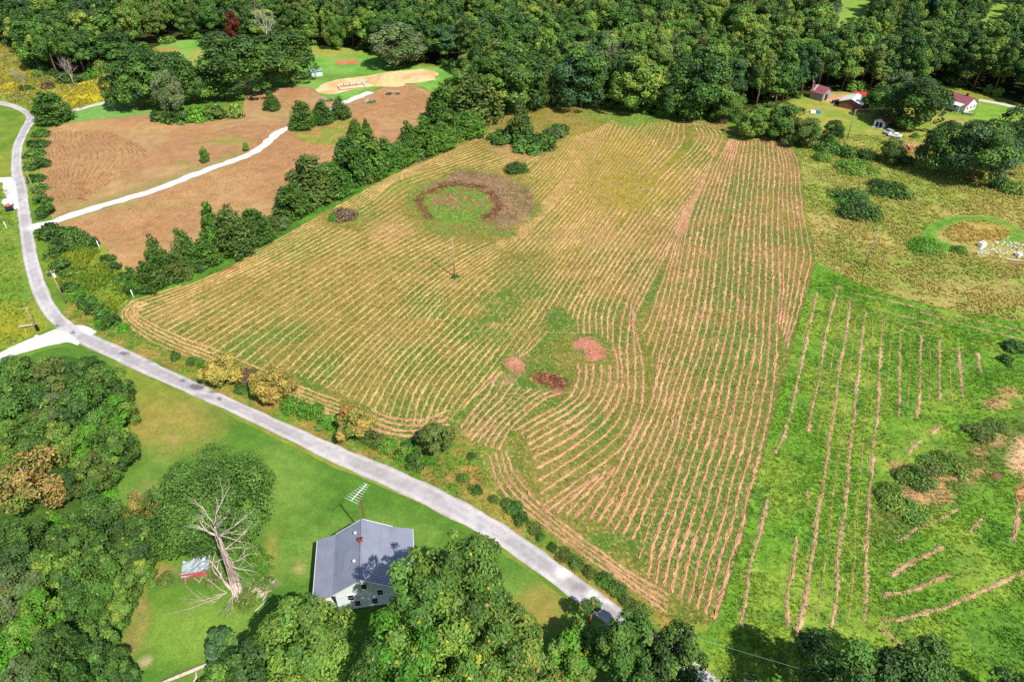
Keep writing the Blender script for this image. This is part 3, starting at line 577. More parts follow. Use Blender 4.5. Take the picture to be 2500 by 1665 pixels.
def no_rows(u, v, x, y):
    """where the mower left no windrow: ring, weedy patches, shrubs"""
    q_ = (fbm(x, y, 4, 143, 4) - .5) * 2; u = u + q_ * 34; v = v + q_ * 22
    k = 1 - np.clip(ell(u, v, 1150, 500, 165, 86, .2), 0, 1)
    for cu, cv, ru, rv, q in ((1180, 805, 50, 30, .6), (1225, 755, 60, 40, .65), (1275, 705, 50, 36, .5), (1360, 780, 40, 30, .9), (1330, 935, 65, 50, .9), (1440, 850, 50, 34, 1), (1257, 895, 34, 28, 1), (1290, 640, 70, 40, .6), (1300, 830, 90, 40, .5),
                              (1560, 292, 70, 20, .75), (1500, 430, 90, 60, .45), (1520, 480, 70, 40, .5), (1275, 350, 110, 36, .8), (1265, 425, 36, 16, 1), (835, 535, 48, 24, 1), (520, 650, 60, 14, .8), (1130, 1090, 50, 60, .6)):
        k = k * (1 - q * ell(u, v, cu, cv, ru, rv, .35))
    return k
L = [[(318, 738), (471, 688), (591, 631), (710, 569), (830, 502), (950, 435), (1069, 385), (1165, 340), (1200, 310)],
     [(352, 776), (495, 709), (663, 628), (806, 546), (902, 494), (964, 445), (1069, 410), (1165, 375), (1225, 350)],
     [(423, 815), (567, 730), (710, 649), (854, 575), (950, 518), (1010, 478), (1090, 440), (1180, 408), (1260, 380)],
     [(495, 856), (615, 778), (758, 691), (854, 633), (950, 580), (1040, 525), (1120, 475), (1210, 430), (1300, 392)],
     [(586, 892), (710, 793), (854, 691), (950, 628), (1045, 580), (1130, 528), (1210, 478), (1290, 430), (1360, 350)],
     [(701, 905), (806, 803), (950, 691), (1045, 623), (1141, 575), (1220, 525), (1290, 470), (1350, 410), (1410, 330)],
     [(782, 940), (854, 868), (950, 781), (1045, 695), (1141, 628), (1236, 578), (1310, 510), (1380, 430), (1450, 320)],
     [(880, 985), (927, 910), (975, 853), (1022, 806), (1093, 728), (1160, 672), (1236, 618), (1308, 550), (1380, 475), (1435, 408), (1477, 340), (1500, 290)],
     [(1007, 1040), (1022, 972), (1064, 913), (1117, 859), (1165, 815), (1230, 740), (1290, 672), (1350, 605), (1420, 520), (1500, 410), (1560, 330), (1592, 293)],
     [(1095, 1030), (1155, 955), (1200, 900), (1250, 832), (1300, 768), (1345, 700), (1392, 635), (1456, 541), (1530, 440), (1590, 370), (1628, 300)]]
rows = family(L, [5, 5, 5, 4, 4, 5, 6, 7, 6])
for r in rows: windrow(r, field, 0.74, 0.22, no_rows, S(216, 182, 118), S(192, 154, 98), FIELD_XY)
TAN, TAN2, ROSE, ROSE2 = S(222, 184, 124), S(200, 158, 106), S(218, 172, 126), S(198, 148, 112)
CM0 = [(1300, 1118), (1384, 1072), (1456, 1022), (1494, 970), (1508, 925), (1507, 888), (1498, 845), (1495, 800), (1498, 770), (1514, 733), (1552, 669), (1602, 592), (1662, 510), (1706, 450), (1736, 405)]
CM1 = [(1325, 1236), (1390, 1188), (1453, 1146), (1513, 1098), (1545, 1050), (1566, 975), (1571, 905), (1561, 850), (1550, 795), (1554, 762), (1586, 699), (1620, 635), (1648, 575), (1672, 530), (1700, 482)]
M = [L[-1], [(1225, 905), (1300, 850), (1350, 790), (1390, 725), (1425, 668), (1470, 600), (1510, 541), (1570, 460), (1615, 405), (1665, 350), (1668, 305)],
     [(1383, 815), (1385, 771), (1405, 729), (1435, 677), (1477, 613), (1529, 541), (1584, 472), (1627, 421), (1682, 370), (1706, 335), (1695, 303)],
     [(1454, 815), (1453, 763), (1471, 720), (1512, 656), (1563, 583), (1618, 515), (1670, 455), (1717, 400), (1750, 361), (1762, 331), (1740, 308)], CM0[6:]]
for r in family(M, [4, 1, 5, 3])[1:-1]: windrow(r, field, 0.80, 0.24, no_rows, TAN, ROSE2, FIELD_XY)
for r in family([CM0, CM1], [4]): windrow(r, field, 0.84, 0.26, no_rows, ROSE, ROSE2, FIELD_XY)
for r in family([[(1566, 818), (1587, 780), (1612, 700), (1640, 620), (1662, 560), (1684, 512)], [(1602, 905), (1614, 850), (1632, 780), (1652, 690), (1676, 560), (1698, 490), (1720, 445)]], [3]): windrow(r, field, 0.82, 0.26, None, ROSE, ROSE2, FIELD_XY)
R = [[(1438, 1264), (1482, 1199), (1522, 1110), (1556, 1050), (1588, 985), (1604, 925), (1632, 830), (1647, 780), (1668, 680), (1689, 560), (1712, 486), (1738, 420), (1763, 375), (1782, 340)],
     [(1542, 1318), (1570, 1262), (1595, 1199), (1622, 1128), (1653, 1050), (1676, 960), (1710, 850), (1728, 780), (1742, 690), (1757, 560), (1775, 471), (1787, 410), (1802, 346)],
     [(1580, 1412), (1588, 1380), (1597, 1327), (1640, 1199), (1664, 1124), (1692, 1050), (1725, 920), (1751, 830), (1762, 780), (1772, 690), (1783, 560), (1797, 471), (1805, 410), (1817, 344)],
     [(1744, 1512), (1762, 1452), (1783, 1365), (1812, 1273), (1830, 1199), (1863, 1068), (1884, 970), (1893, 900), (1898, 780), (1902, 690), (1898, 560), (1900, 471), (1903, 410), (1894, 350)],
     [(1893, 912), (1904, 890), (1919, 850), (1949, 757), (1966, 682), (1978, 632), (1972, 578), (1965, 552), (1958, 519), (1952, 445), (1946, 395), (1930, 366), (1904, 350)]]
fr = family(R[:4], [5, 2, 8]); wk = np.random.default_rng(3)
for i, r in enumerate(fr): windrow(r, field, 0.55 if i == 6 else 0.92, 0.30, no_rows if i != 6 else (lambda u, v, x, y: .75 + 0 * u), ROSE, ROSE2, FIELD_XY)
for r in family([R[3][8:], R[4][2:]], [5])[1:]: windrow(r, field, 0.80, 0.26, None, ROSE, ROSE2, FIELD_XY)
for k in range(3): windrow(ground_path([(1700 - k * 20, 298 + k * 2), (1760, 305 + k * 4), (1820, 327 + k * 4), (1870, 338 + k * 4), (1915, 352 + k * 4), (1936, 372 + k * 3)]), field, 0.6, 0.2, None, TAN, ROSE2, FIELD_XY)
C = [[(1255, 1052), (1319, 1014), (1366, 990), (1396, 962), (1412, 928), (1414, 889)], [(1285, 1070), (1330, 1042), (1390, 1005), (1430, 970), (1448, 928), (1450, 890)], CM0[:5] + [(1506, 890)]]
for r in family(C, [2, 3])[:-1]: windrow(r, field, 0.84, 0.26, lambda u, v, x, y: 1 - ell(u, v, 1335, 920, 58, 36, .3) - ell(u, v, 1440, 850, 46, 30, .3), ROSE, ROSE2, FIELD_XY)
for r in family([[(1335, 1250), (1380, 1216), (1440, 1172)], [(1405, 1262), (1445, 1212), (1500, 1140)]], [3]): windrow(r, field, 0.75, 0.24, None, ROSE, ROSE2, FIELD_XY)
NN = [[(1122, 1045), (1160, 995), (1191, 960), (1210, 922)], [(1150, 1075), (1195, 1025), (1235, 985), (1270, 945)], [(1215, 1100), (1245, 1050), (1285, 1010), (1330, 975), (1370, 958)]]
for r in family(NN, [3, 4]): windrow(r, field, 0.85, 0.24, None, ROSE, ROSE2, FIELD_XY)
# headland rows beside the lane and along the hedge
for k in range(5):
    q = k * 9.0
    windrow(ground_path([(330 + q, 735 + q * .15), (305 + q * .9, 752 + q * .1), (296 + q * 1.2, 772), (318 + q * 1.3, 800 - q * .35), (360 + q, 826 - q * .6), (418 + q * .7, 853 - q * .8), (480 + q * .6, 880 - q), (545 + q * .4, 905 - q), (640 + q * .4, 945 - q), (734, 984 - q * 1.1), (830, 1020 - q * 1.1)]),
            field, 0.75, 0.22, None, TAN, TAN2, FIELD_XY)
for k in range(4):
    q = k * 13.0
    windrow(ground_path([(905, 1045 - q * 1.15), (950, 1058 - q), (1000, 1064 - q * .95), (1050, 1062 - q), (1095, 1050 - q * 1.2)]), field, 0.85, 0.25, None, ROSE, ROSE2, FIELD_XY)
for k in range(4):
    q = k * 15.0
    windrow(ground_path([(1195 + q * .9, 1110 - q * .2), (1208 + q, 1165 - q * .2), (1240 + q, 1215 - q * .4), (1310 + q * .5, 1270 - q * .5), (1405 + q * .4, 1342 - q * .55), (1500 + q * .3, 1407 - q * .6), (1575 + q * .2, 1460 - q * .8), (1630, 1496 - q)]),
            field, 0.85, 0.26, None, ROSE, ROSE2, FIELD_XY)
# the sparser rows of the green meadow on the right
meadow = bpy.data.objects['mown_meadow']
GR = [[(1993, 716), (1975, 800), (1960, 871), (1940, 966), (1919, 1053), (1892, 1109)], [(2047, 700), (2020, 800), (2005, 895), (1984, 990), (1972, 1053)],
      [(2076, 730), (2065, 815), (2050, 904), (2035, 1008), (2020, 1097), (2008, 1198), (1995, 1264), (1990, 1318), (1975, 1401), (1960, 1481), (1943, 1553)],
      [(2112, 763), (2106, 815), (2097, 898), (2085, 1014), (2073, 1112), (2065, 1222), (2059, 1273), (2044, 1365), (2044, 1437), (2029, 1532)],
      [(2154, 780), (2145, 919), (2142, 1008), (2130, 1115), (2121, 1246), (2121, 1273), (2115, 1377), (2115, 1455), (2109, 1520)],
      [(2198, 804), (2195, 889), (2192, 1020)], [(2246, 818), (2246, 949), (2237, 1023)], [(2292, 830), (2293, 978)], [(2338, 850), (2350, 972)], [(2386, 862), (2394, 910)],
      [(2076, 715), (2216, 745), (2320, 782)], [(2124, 750), (2246, 783), (2300, 800)], [(2154, 777), (2276, 812)], [(2335, 771), (2439, 795), (2520, 818)], [(2240, 760), (2380, 800), (2500, 830)],
      [(2172, 1401), (2231, 1371), (2302, 1336)], [(2157, 1455), (2222, 1440), (2320, 1401)], [(2157, 1517), (2216, 1508), (2305, 1481), (2395, 1443), (2520, 1388)], [(2192, 1321), (2246, 1285), (2302, 1264), (2340, 1240)],
      [(1875, 1215), (1865, 1260), (1840, 1350), (1822, 1450), (1805, 1530)], [(1940, 1310), (1945, 1330), (1935, 1390), (1925, 1440), (1924, 1530)], [(1962, 1600), (1950, 1560), (1945, 1530)], [(1972, 1195), (1974, 1225)], [(2150, 1530), (2200, 1575), (2240, 1572)],
      [(2215, 1110), (2235, 1085), (2250, 1075)], [(2270, 1055), (2300, 1040)], [(2470, 1320), (2480, 1280), (2486, 1220)], [(2365, 1300), (2395, 1265)]]
for i, g in enumerate(GR):
    windrow(ground_path(g) if len(g) > 2 else spline(np.stack(at([p[0] for p in g], [p[1] for p in g]), 1)), meadow, 0.95 if i not in (10, 11, 12, 13, 14) else 0.6, 0.2, None, S(214, 180, 136), S(184, 146, 112), None)
for i in range(1, 9):
    A_, B_ = (np.array(GR[i if i < 5 else i]), np.array(GR[i + 1])) if i < 8 else (None, None)
    if A_ is None: continue
    P_, Q_ = resample(A_, n=9), resample(B_, n=9); m_ = min(len(GR[i]), len(GR[i + 1])); top, bot = max(P_[0, 1], Q_[0, 1]), min(P_[-1, 1], Q_[-1, 1]); vv_ = np.linspace(top, bot, 8)
    windrow(ground_path([((np.interp(q, P_[:, 1], P_[:, 0]) + np.interp(q, Q_[:, 1], Q_[:, 0])) / 2, q) for q in vv_]), meadow, 0.55, 0.16, lambda u, v, x, y: .25 + .75 * vnoise(x, y, 5, 145), S(196, 182, 110), S(150, 150, 76), None)
# thin rows drawn by the rake in the brown field
BR_XY = np.stack(at([p[0] for p in BROWN], [p[1] for p in BROWN]), 1)
Wv = [[(119, 327), (116, 372), (125, 401), (112, 464), (125, 500)], [(160, 321), (160, 350), (178, 386), (166, 416), (172, 455), (190, 485)], [(268, 324), (285, 342), (314, 374), (288, 412), (250, 445), (212, 490)], [(330, 350), (352, 368), (372, 385), (340, 402), (300, 420)]]
bt = dict(col_a=S(204, 156, 110), col_b=S(168, 120, 82), clip=BR_XY, step=0.8)
for r in family(Wv, [5, 9, 4]): windrow(r, brown, 0.85, 0.42, None, **bt)
for r in family([[(570, 395), (610, 378), (635, 350), (655, 322), (700, 300)], [(600, 370), (628, 345), (648, 320)]], [4]): windrow(r, brown, 0.5, 0.2, None, **bt)
for r in family([[(860, 300), (910, 285), (960, 290), (1000, 300)], [(880, 285), (950, 262), (1010, 262), (1045, 272)], [(930, 240), (980, 216), (1020, 222), (1052, 246)]], [4, 7]): windrow(r, brown, 0.55, 0.22, None, **bt)
for r in family([[(690, 250), (720, 226), (755, 216)], [(722, 262), (745, 244), (762, 224)]], [5]): windrow(r, brown, 0.5, 0.2, None, **bt)
for r in family([[(150, 548), (300, 500), (450, 452), (560, 415), (640, 385), (700, 345)], [(220, 580), (400, 520), (560, 460), (700, 400), (800, 360), (900, 345)], [(330, 600), (480, 545), (600, 505), (700, 460), (800, 410), (900, 370)]], [11, 10]): windrow(r, brown, 0.5, 0.2, lambda u, v, x, y: .55 + .5 * vnoise(x, y, 6, 141), **bt)

# loose hay strewn beside the rows
def litter():
    rng = np.random.default_rng(88); PP, CC, SS = [], [], []
    for P, d, nr, w, cols, wd in LITTER:
        if wd < .45: continue
        k = np.repeat(np.arange(len(P)), 2); n = len(k); off = rng.normal(0, .55, n) * (w[k] + .25); PP.append(P[k] + nr[k] * off[:, None] + d[k] * rng.uniform(-.3, .3, n)[:, None])
        t = rng.random(n)[:, None]; CC.append((cols[k, 0] * (1 - t) + cols[k, 1] * t) * rng.uniform(.8, 1.1, (n, 1)) * ALB)
    P = np.vstack(PP); C_ = np.vstack(CC); n = len(P); a = rng.uniform(0, 6.28, n); l = rng.uniform(.12, .36, n); wd = rng.uniform(.03, .09, n)
    z = terrain(P[:, 0], P[:, 1]) + .06 + rng.uniform(0, .08, n); c = np.c_[P, z]; d = np.c_[np.cos(a), np.sin(a), rng.normal(0, .25, n)] * l[:, None]; s = np.c_[-np.sin(a), np.cos(a), np.zeros(n)] * wd[:, None]
    V = np.stack([c - d - s, c - d + s, c + d + s * .4, c + d - s * .4], 1).reshape(-1, 3)
    o = link('hay_litter', raw_mesh('hay_litter', V, np.arange(n * 4).reshape(n, 4), 'loose_hay', np.repeat(C_, 4, 0))); return stuff(o, 'loose strands of hay strewn between the windrows', 'hay')
_m, _nt, _b = new_mat('loose_hay'); _a = N(_nt, 'ShaderNodeAttribute', attribute_name='tint'); _nt.links.new(_a.outputs['Color'], _b.inputs['Base Color']); _b.inputs['Roughness'].default_value = .8; _b.inputs['Specular IOR Level'].default_value = .1
litter()

# ================================================================== TREES AND SHRUBS
leaf_mat('broad_leaves'); leaf_mat('cedar_sprays', 0.12, 0.08, 0.2); leaf_mat('dry_leaves', 0.1, 0.2, 0.15)
plain('bark', S(112, 96, 80), 0.9, 0.35, 4.0, 0.1, bump=0.5, stretch=(1, 1, 0.25)); plain('pale_bark', S(166, 156, 144), 0.85, 0.25, 3.0, 0.1, bump=0.4, stretch=(1, 1, 0.3))
plain('dead_wood', S(190, 172, 160), 0.9, 0.3, 2.5, 0.1, bump=0.6, stretch=(1, 1, 0.3), wear=S(112, 96, 86))

def unit(v): return v / (np.linalg.norm(v, axis=-1, keepdims=True) + 1e-9)
def leaf_quads(rng, pos, nrm, size, col, slim=0.62):
    n = len(pos); t = unit(np.cross(nrm, rng.normal(0, 1, (n, 3)))); b = np.cross(nrm, t); s = size[:, None]
    fold = nrm * s * 0.12
    V = np.stack([pos - t * s * .5, pos + b * s * .5 * slim + fold, pos + t * s * .5, pos - b * s * .5 * slim + fold], 1).reshape(-1, 3)
    return V, np.arange(n * 4).reshape(n, 4), np.repeat(col, 4, 0)
def pick(rng, pal, n):
    w = np.array([p[1] for p in pal], float); return np.array([p[0] for p in pal])[rng.choice(len(pal), n, p=w / w.sum())]
def crown_mesh(name, seed, R, z0, z1, n_leaf, size, pal, nb=26, flat=1.0, gap=0.0, mat='broad_leaves', accent=None, lean=(0, 0), rough=1.0):
    """foliage of a broadleaf tree: leaf sprays on separate boughs with gaps of shade between them"""
    rng = np.random.default_rng(seed); rz = (z1 - z0) / 2; zc = (z0 + z1) / 2
    g = (np.arange(nb * 2) + .5) / (nb * 2); ph = np.arange(nb * 2) * 2.39996 + rng.uniform(0, 6)     # boughs spread evenly, then disturbed
    d = np.stack([np.sqrt(1 - (1 - 2 * g) ** 2) * np.cos(ph), np.sqrt(1 - (1 - 2 * g) ** 2) * np.sin(ph), 1 - 2 * g], 1)
    d = unit(d + rng.normal(0, .34, d.shape)); d = d[(d[:, 2] > -0.85)]; d = d[rng.permutation(len(d))[:int(nb * 1.5)]]; nb = len(d)
    lump = 1 + (rng.random(nb) - .5) * .30 * rough
    bc = d * np.array([R, R, rz]) * (rng.uniform(.60, .82, nb) * lump)[:, None]; bc[:, 2] *= flat; bc[:, :2] *= (1 + .45 * np.maximum(0, -d[:, 2]) + rough * rng.normal(0, .07, nb))[:, None]
    br = R * (.14 + .26 * rng.random(nb) ** 1.4)
    bt = pick(rng, pal, nb) * rng.uniform(.80, 1.22, (nb, 1))
    live = rng.random(nb) > gap; w = br ** 2 * live; i = rng.choice(nb, n_leaf, p=w / w.sum())
    e = unit(rng.normal(0, 1, (n_leaf, 3)) + 0.9 * d[i] + np.array([0, 0, .45]))
    pos = bc[i] + e * (br[i] * (.55 + .6 * rng.random(n_leaf) ** .7))[:, None] * np.array([1, 1, .9])
    k = rng.random(n_leaf) < 0.10; pos[k] = unit(rng.normal(0, 1, (k.sum(), 3))) * rng.uniform(.2, .6, (k.sum(), 1)) * np.array([R, R, rz])
    nrm = unit(e * 1.25 + rng.normal(0, .5, (n_leaf, 3)) + np.array([0, 0, .35]))
    c = bt[i] * rng.uniform(.74, 1.26, (n_leaf, 1))
    if accent: q = rng.random(n_leaf) < accent[1]; c[q] = np.array(accent[0]) * rng.uniform(.8, 1.2, (q.sum(), 1))
    pos = pos + np.array([lean[0], lean[1], zc]); V, F, Cc = leaf_quads(rng, pos, nrm, size * rng.uniform(.6, 1.35, n_leaf), c)
    return raw_mesh(name, V, F, mat, Cc), bc + np.array([lean[0], lean[1], zc])
def trunk_mesh(name, seed, z1, r, tips, n_limb=7, mat='bark', sides=6, fork=0.45):
    rng = np.random.default_rng(seed + 99); mb = MB(); zs = np.linspace(-0.3, z1, 5)
    w = np.c_[rng.normal(0, r * .5, 5).cumsum() * .5, rng.normal(0, r * .5, 5).cumsum() * .5, zs]; w[:2, :2] = 0
    mb.tube(w, r * np.linspace(1.25, .3, 5), sides)
    for t in tips[rng.permutation(len(tips))[:n_limb]]:
        s = w[2] * (1 - fork) + w[3] * fork if t[2] > w[3, 2] else w[2]
        s = np.array([np.interp(min(t[2] * .6, z1 * .8), zs, w[:, 0]), np.interp(min(t[2] * .6, z1 * .8), zs, w[:, 1]), min(t[2] * .6, z1 * .8)])
        m = (s + t) / 2 + np.array([0, 0, .12 * np.linalg.norm(t - s)]); mb.tube([s, m, t], [r * .42, r * .28, r * .1], 5)
    return mb.mesh(name, mat, True)
def cedar_mesh(name, seed, R, H, n_leaf, size, pal, z0=0.25, bulge=0.75, nb=60, rough=1.0):
    rng = np.random.default_rng(seed); t = rng.beta(1.0, 1.5, nb); th = rng.uniform(0, 6.283, nb)
    prof = lambda t: R * np.clip((1 - t) ** bulge, 0.03, 1) * np.clip(0.62 + t * 3.2, 0, 1)
    rr = prof(t) * rng.uniform(.55, .92, nb) * (1 + (rough - 1) * rng.normal(0, .25, nb)); bc = np.stack([rr * np.cos(th), rr * np.sin(th), z0 + t * (H - z0)], 1)
    br = .16 * R + .30 * prof(t); w = br ** 1.6; i = rng.choice(nb, n_leaf, p=w / w.sum())
    o = np.stack([np.cos(th), np.sin(th), np.full(nb, .35)], 1)[i]
    e = unit(rng.normal(0, 1, (n_leaf, 3)) + .7 * o); pos = bc[i] + e * (br[i] * rng.uniform(.55, 1.1, n_leaf))[:, None] * np.array([1, 1, 1.25])
    k = rng.random(n_leaf) < .12; tt = rng.random(k.sum()) * .9; a = rng.uniform(0, 6.283, k.sum()); q = prof(tt) * rng.uniform(.1, .6, k.sum())
    pos[k] = np.stack([q * np.cos(a), q * np.sin(a), z0 + tt * (H - z0)], 1); pos[:, 2] = np.maximum(pos[:, 2], .05)
    nrm = unit(e + rng.normal(0, .5, (n_leaf, 3)) + np.array([0, 0, .2])); c = (pick(rng, pal, nb) * rng.uniform(.85, 1.18, (nb, 1)))[i] * rng.uniform(.7, 1.3, (n_leaf, 1))
    V, F, Cc = leaf_quads(rng, pos, nrm, size * rng.uniform(.6, 1.35, n_leaf), c, .5); return raw_mesh(name, V, F, 'cedar_sprays', Cc), bc
def shrub_mesh(name, seed, pal, n_leaf=900, size=.34, nb=16, R=1.5, H=2.0, mat='broad_leaves', accent=None):
    rng = np.random.default_rng(seed); d = unit(rng.normal(0, 1, (nb, 3))); d[:, 2] = np.abs(d[:, 2])
    bc = d * np.array([R, R, H]) * rng.uniform(.35, .78, (nb, 1)); br = R * rng.uniform(.26, .45, nb); i = rng.choice(nb, n_leaf, p=br ** 2 / (br ** 2).sum())
    e = unit(rng.normal(0, 1, (n_leaf, 3)) + .5 * d[i] + np.array([0, 0, .4])); pos = bc[i] + e * (br[i] * rng.uniform(.6, 1.15, n_leaf))[:, None]; pos[:, 2] = np.maximum(pos[:, 2] * .82, .04)
    nrm = unit(e + rng.normal(0, .6, (n_leaf, 3)) + np.array([0, 0, .3])); c = (pick(rng, pal, nb) * rng.uniform(.82, 1.2, (nb, 1)))[i] * rng.uniform(.7, 1.3, (n_leaf, 1))
    if accent: q = rng.random(n_leaf) < accent[1]; c[q] = np.array(accent[0])
    V, F, Cc = leaf_quads(rng, pos, nrm, size * rng.uniform(.6, 1.35, n_leaf), c); return raw_mesh(name, V, F, mat, Cc)
def branches(mb, rng, p, d, length, r, level, spread=.75, col=None, kids=(3, 5), up=.15):
    """bare boughs that fork and fork again"""
    n = 5; pts = [np.array(p, float)]; dd = unit(np.array(d, float))
    for k in range(n - 1): dd = unit(dd + rng.normal(0, .16, 3) + np.array([0, 0, up * .3])); pts.append(pts[-1] + dd * length / (n - 1))
    mb.tube(pts, r * np.linspace(1, .45 if level else .2, n), 6 if level > 1 else 4, col)
    if level == 0: return
    for k in range(rng.integers(*kids) + (level > 1)):
        f = rng.uniform(.35, 1.0); j = min(int(f * (n - 1)), n - 2); q = pts[j] + (pts[j + 1] - pts[j]) * (f * (n - 1) - j)
        branches(mb, rng, q, unit(dd + rng.normal(0, spread, 3) + np.array([0, 0, up])), length * rng.uniform(.42, .68), r * .5 * rng.uniform(.7, 1), level - 1, spread, col, kids, up)

# colours of leaves, as they are in flat light
G_DARK, G_MID, G_LIGHT, G_YEL, G_OLIVE, G_BLUE = (.050, .112, .022), (.088, .188, .028), (.158, .280, .042), (.235, .305, .044), (.132, .182, .038), (.056, .128, .044)
G_VIV = (.098, .270, .020)
PAL = {'dark': [(G_DARK, 3), (G_MID, 2)], 'mid': [(G_MID, 3), (G_DARK, 1), (G_LIGHT, 1)], 'light': [(G_LIGHT, 3), (G_MID, 1), (G_YEL, 1)], 'olive': [(G_OLIVE, 3), (G_MID, 1), (G_LIGHT, .5)], 'blue': [(G_BLUE, 3), (G_MID, 1)],
       'yellow': [(G_YEL, 2), (G_LIGHT, 3)], 'vivid': [(G_VIV, 3), (G_LIGHT, 2)], 'grey': [(S(108, 124, 80), 2), (S(92, 118, 66), 2), (G_OLIVE, 1)], 'autumn': [(S(176, 148, 84), 3), (S(150, 142, 72), 3), (S(112, 130, 52), 2.5), (S(158, 116, 64), .5)],
       'gold': [(S(188, 168, 84), 3), (S(168, 158, 76), 3), (S(138, 144, 60), 1.5)], 'rust': [(S(120, 44, 34), 3), (S(96, 50, 36), 1)],
       'cedar': [((.058, .130, .020), 3), ((.084, .170, .026), 2)], 'cedar_l': [((.098, .205, .026), 3), ((.070, .150, .022), 1)], 'cedar_o': [((.110, .155, .032), 2), ((.076, .130, .026), 2)], 'brown': [(S(126, 104, 84), 3), (S(104, 100, 66), 2)]}

PROTO = {}
def proto(key, fn):
    if key not in PROTO: PROTO[key] = fn()
    return PROTO[key]
def broad_proto(kind, k, near=0):
    """near 0: forest, 1: standing free at some distance, 2: close by"""
    H, R, n, s, nb = [(20, 5.2, 4600, .82, 30), (16, 6.0, 8500, .66, 40), (11, 4.4, 8000, .48, 36)][near]
    def f():
        sd = sum(map(ord, kind)) * 7 + k * 31 + near * 1000
        acc = {2: (S(160, 160, 60), .012)}.get(near) if kind in ('light', 'mid', 'yellow') else None
        c, tips = crown_mesh('crown', sd, R, H * [.16, .03, .04][near], H, n, s, PAL[kind], nb, accent=acc, rough=1.2)
        return c, trunk_mesh('trunk', sd, H * .8, [.32, .36, .25][near], tips, [5, 8, 9][near]), H, R
    return proto(('b', kind, k, near), f)
def cedar_proto(kind, k):
    def f():
        sd = sum(map(ord, kind)) * 5 + k * 17; c, bc = cedar_mesh('crown', sd, 2.3, 8.0, 3600, .46, PAL[kind], nb=70 + 8 * k, bulge=[.62, .75, .9][k % 3], rough=1.3)
        mb = MB(); mb.tube([(0, 0, -.3), (.05, 0, 4), (0, .05, 7.2)], [.17, .12, .03], 6)
        for t in bc[:8]: mb.tube([(0, 0, max(.4, t[2] - .5)), t], [.06, .02], 4)
        return c, mb.mesh('trunk', 'bark', True), 8.0, 2.3
    return proto(('c', kind, k), f)
def shrub_proto(kind, k, fine=False):
    return proto(('s', kind, k, fine), lambda: shrub_mesh('shrub', sum(map(ord, kind)) * 3 + k * 13, PAL[kind], 1500 if fine else 800, .27 if fine else .38, 18 if fine else 14, mat='dry_leaves' if kind in ('brown', 'grey') else 'broad_leaves'))
RG = np.random.default_rng(2024)
def plant(name, pr, x, y, sR, sH, label, cat='tree', group=None, rz=None, parts=True):
    c, t, H, R = pr; o = thing(name, label, cat, (x, y, float(terrain(x, y))), RG.uniform(0, 6.28) if rz is None else rz, group, (sR, sR, sH))
    link('trunk', t, o); link('crown', c, o); return o
def tree_px(name, kind, k, near, u, vb, vt, w, label, group=None, cat='tree', cedar=False):
    """a tree whose foot, top and width are seen in the photograph"""
    x, y = (float(q) for q in at(u, vb)); pr = cedar_proto(kind, k) if cedar else broad_proto(kind, k, near)
    R = w * depth(x, y, 3) / FPX / 2; H = height_to(x, y, vt + (0 if cedar else .03 * (vb - vt)))
    return plant(name, pr, x, y + R * .25, R / pr[3] * (1.12 if cedar else 1.0), max(.6, H) / pr[2], label, cat, group)
def shrub_px(kind, k, u, v, w, h, label, group=None, fine=False, name='shrub'):
    """a shrub: foot at u, v, w pixels wide, h metres high"""
    x, y = (float(q) for q in at(u, v)); R = w * depth(x, y) / FPX / 2; y += R * .5
    if R / h > 1.3:
        pr = proto(('m', kind, k), lambda: shrub_mesh('shrub', sum(map(ord, kind)) + k * 7, PAL[kind], 2200, .42, 34, 3.2, 1.7)); sc = (R / 3.1, R / 3.1, h / 1.5)
    else: pr = shrub_proto(kind, k, fine); sc = (R / 1.45, R / 1.45, h / 1.8)
    o = link(name, pr, None, (x, y, float(terrain(x, y)) - .03), RG.uniform(0, 6.28)); o.scale = sc
    return tag(o, label, 'shrub', group)
def crown_px(name, kind, k, u, v, zc, rpx, H, label, group=None, sR=1.0):
    """a tree seen from above: the middle of its crown appears at u, v"""
    x, y = (float(q) for q in at(u, v, zc)); pr = broad_proto(kind, k, 2); R = rpx * depth(x, y, zc) / FPX
    return plant(name, pr, x, y, R / pr[3] * .86 * sR, H / pr[2], label, 'tree', group)

# ---- the hedgerow of cedars between the brown field and the hay field, from the lane end upwards
HEDGE = [(334, 716, 652, 44, 'cedar_l', 1), (372, 708, 640, 62, 'cedar', 0), (398, 678, 574, 62, 'cedar', 2), (436, 680, 618, 62, 'cedar_o', 0), (462, 658, 560, 62, 'cedar', 1), (505, 648, 588, 66, 'cedar', 0),
         (532, 618, 498, 66, 'cedar_l', 2), (578, 622, 508, 88, 'cedar_o', 0), (626, 592, 512, 74, 'cedar', 0), (664, 562, 528, 52, 'cedar_o', 1), (716, 528, 452, 84, 'cedar', 0), (764, 492, 382, 112, 'cedar_o', 0), (812, 475, 398, 92, 'cedar', 1),
         (862, 448, 330, 92, 'cedar', 0), (905, 432, 318, 84, 'cedar_l', 1), (945, 412, 338, 74, 'cedar', 2), (976, 402, 350, 66, 'cedar_l', 0), (1000, 384, 298, 56, 'cedar', 1), (1036, 378, 286, 72, 'cedar_l', 2), (1078, 362, 302, 66, 'cedar_l', 0),
         (1098, 342, 272, 72, 'cedar_l', 1), (1138, 332, 274, 78, 'cedar_l', 0)]
for i, (u, vb, vt, w, kd, k) in enumerate(HEDGE):
    tree_px('cedar', kd, k, 0, u, vb, vt, w, f'{ORD[i]} cedar in the hedgerow above the hay field counting from the lane', 'cedars of the hedgerow between the two fields', cedar=True)
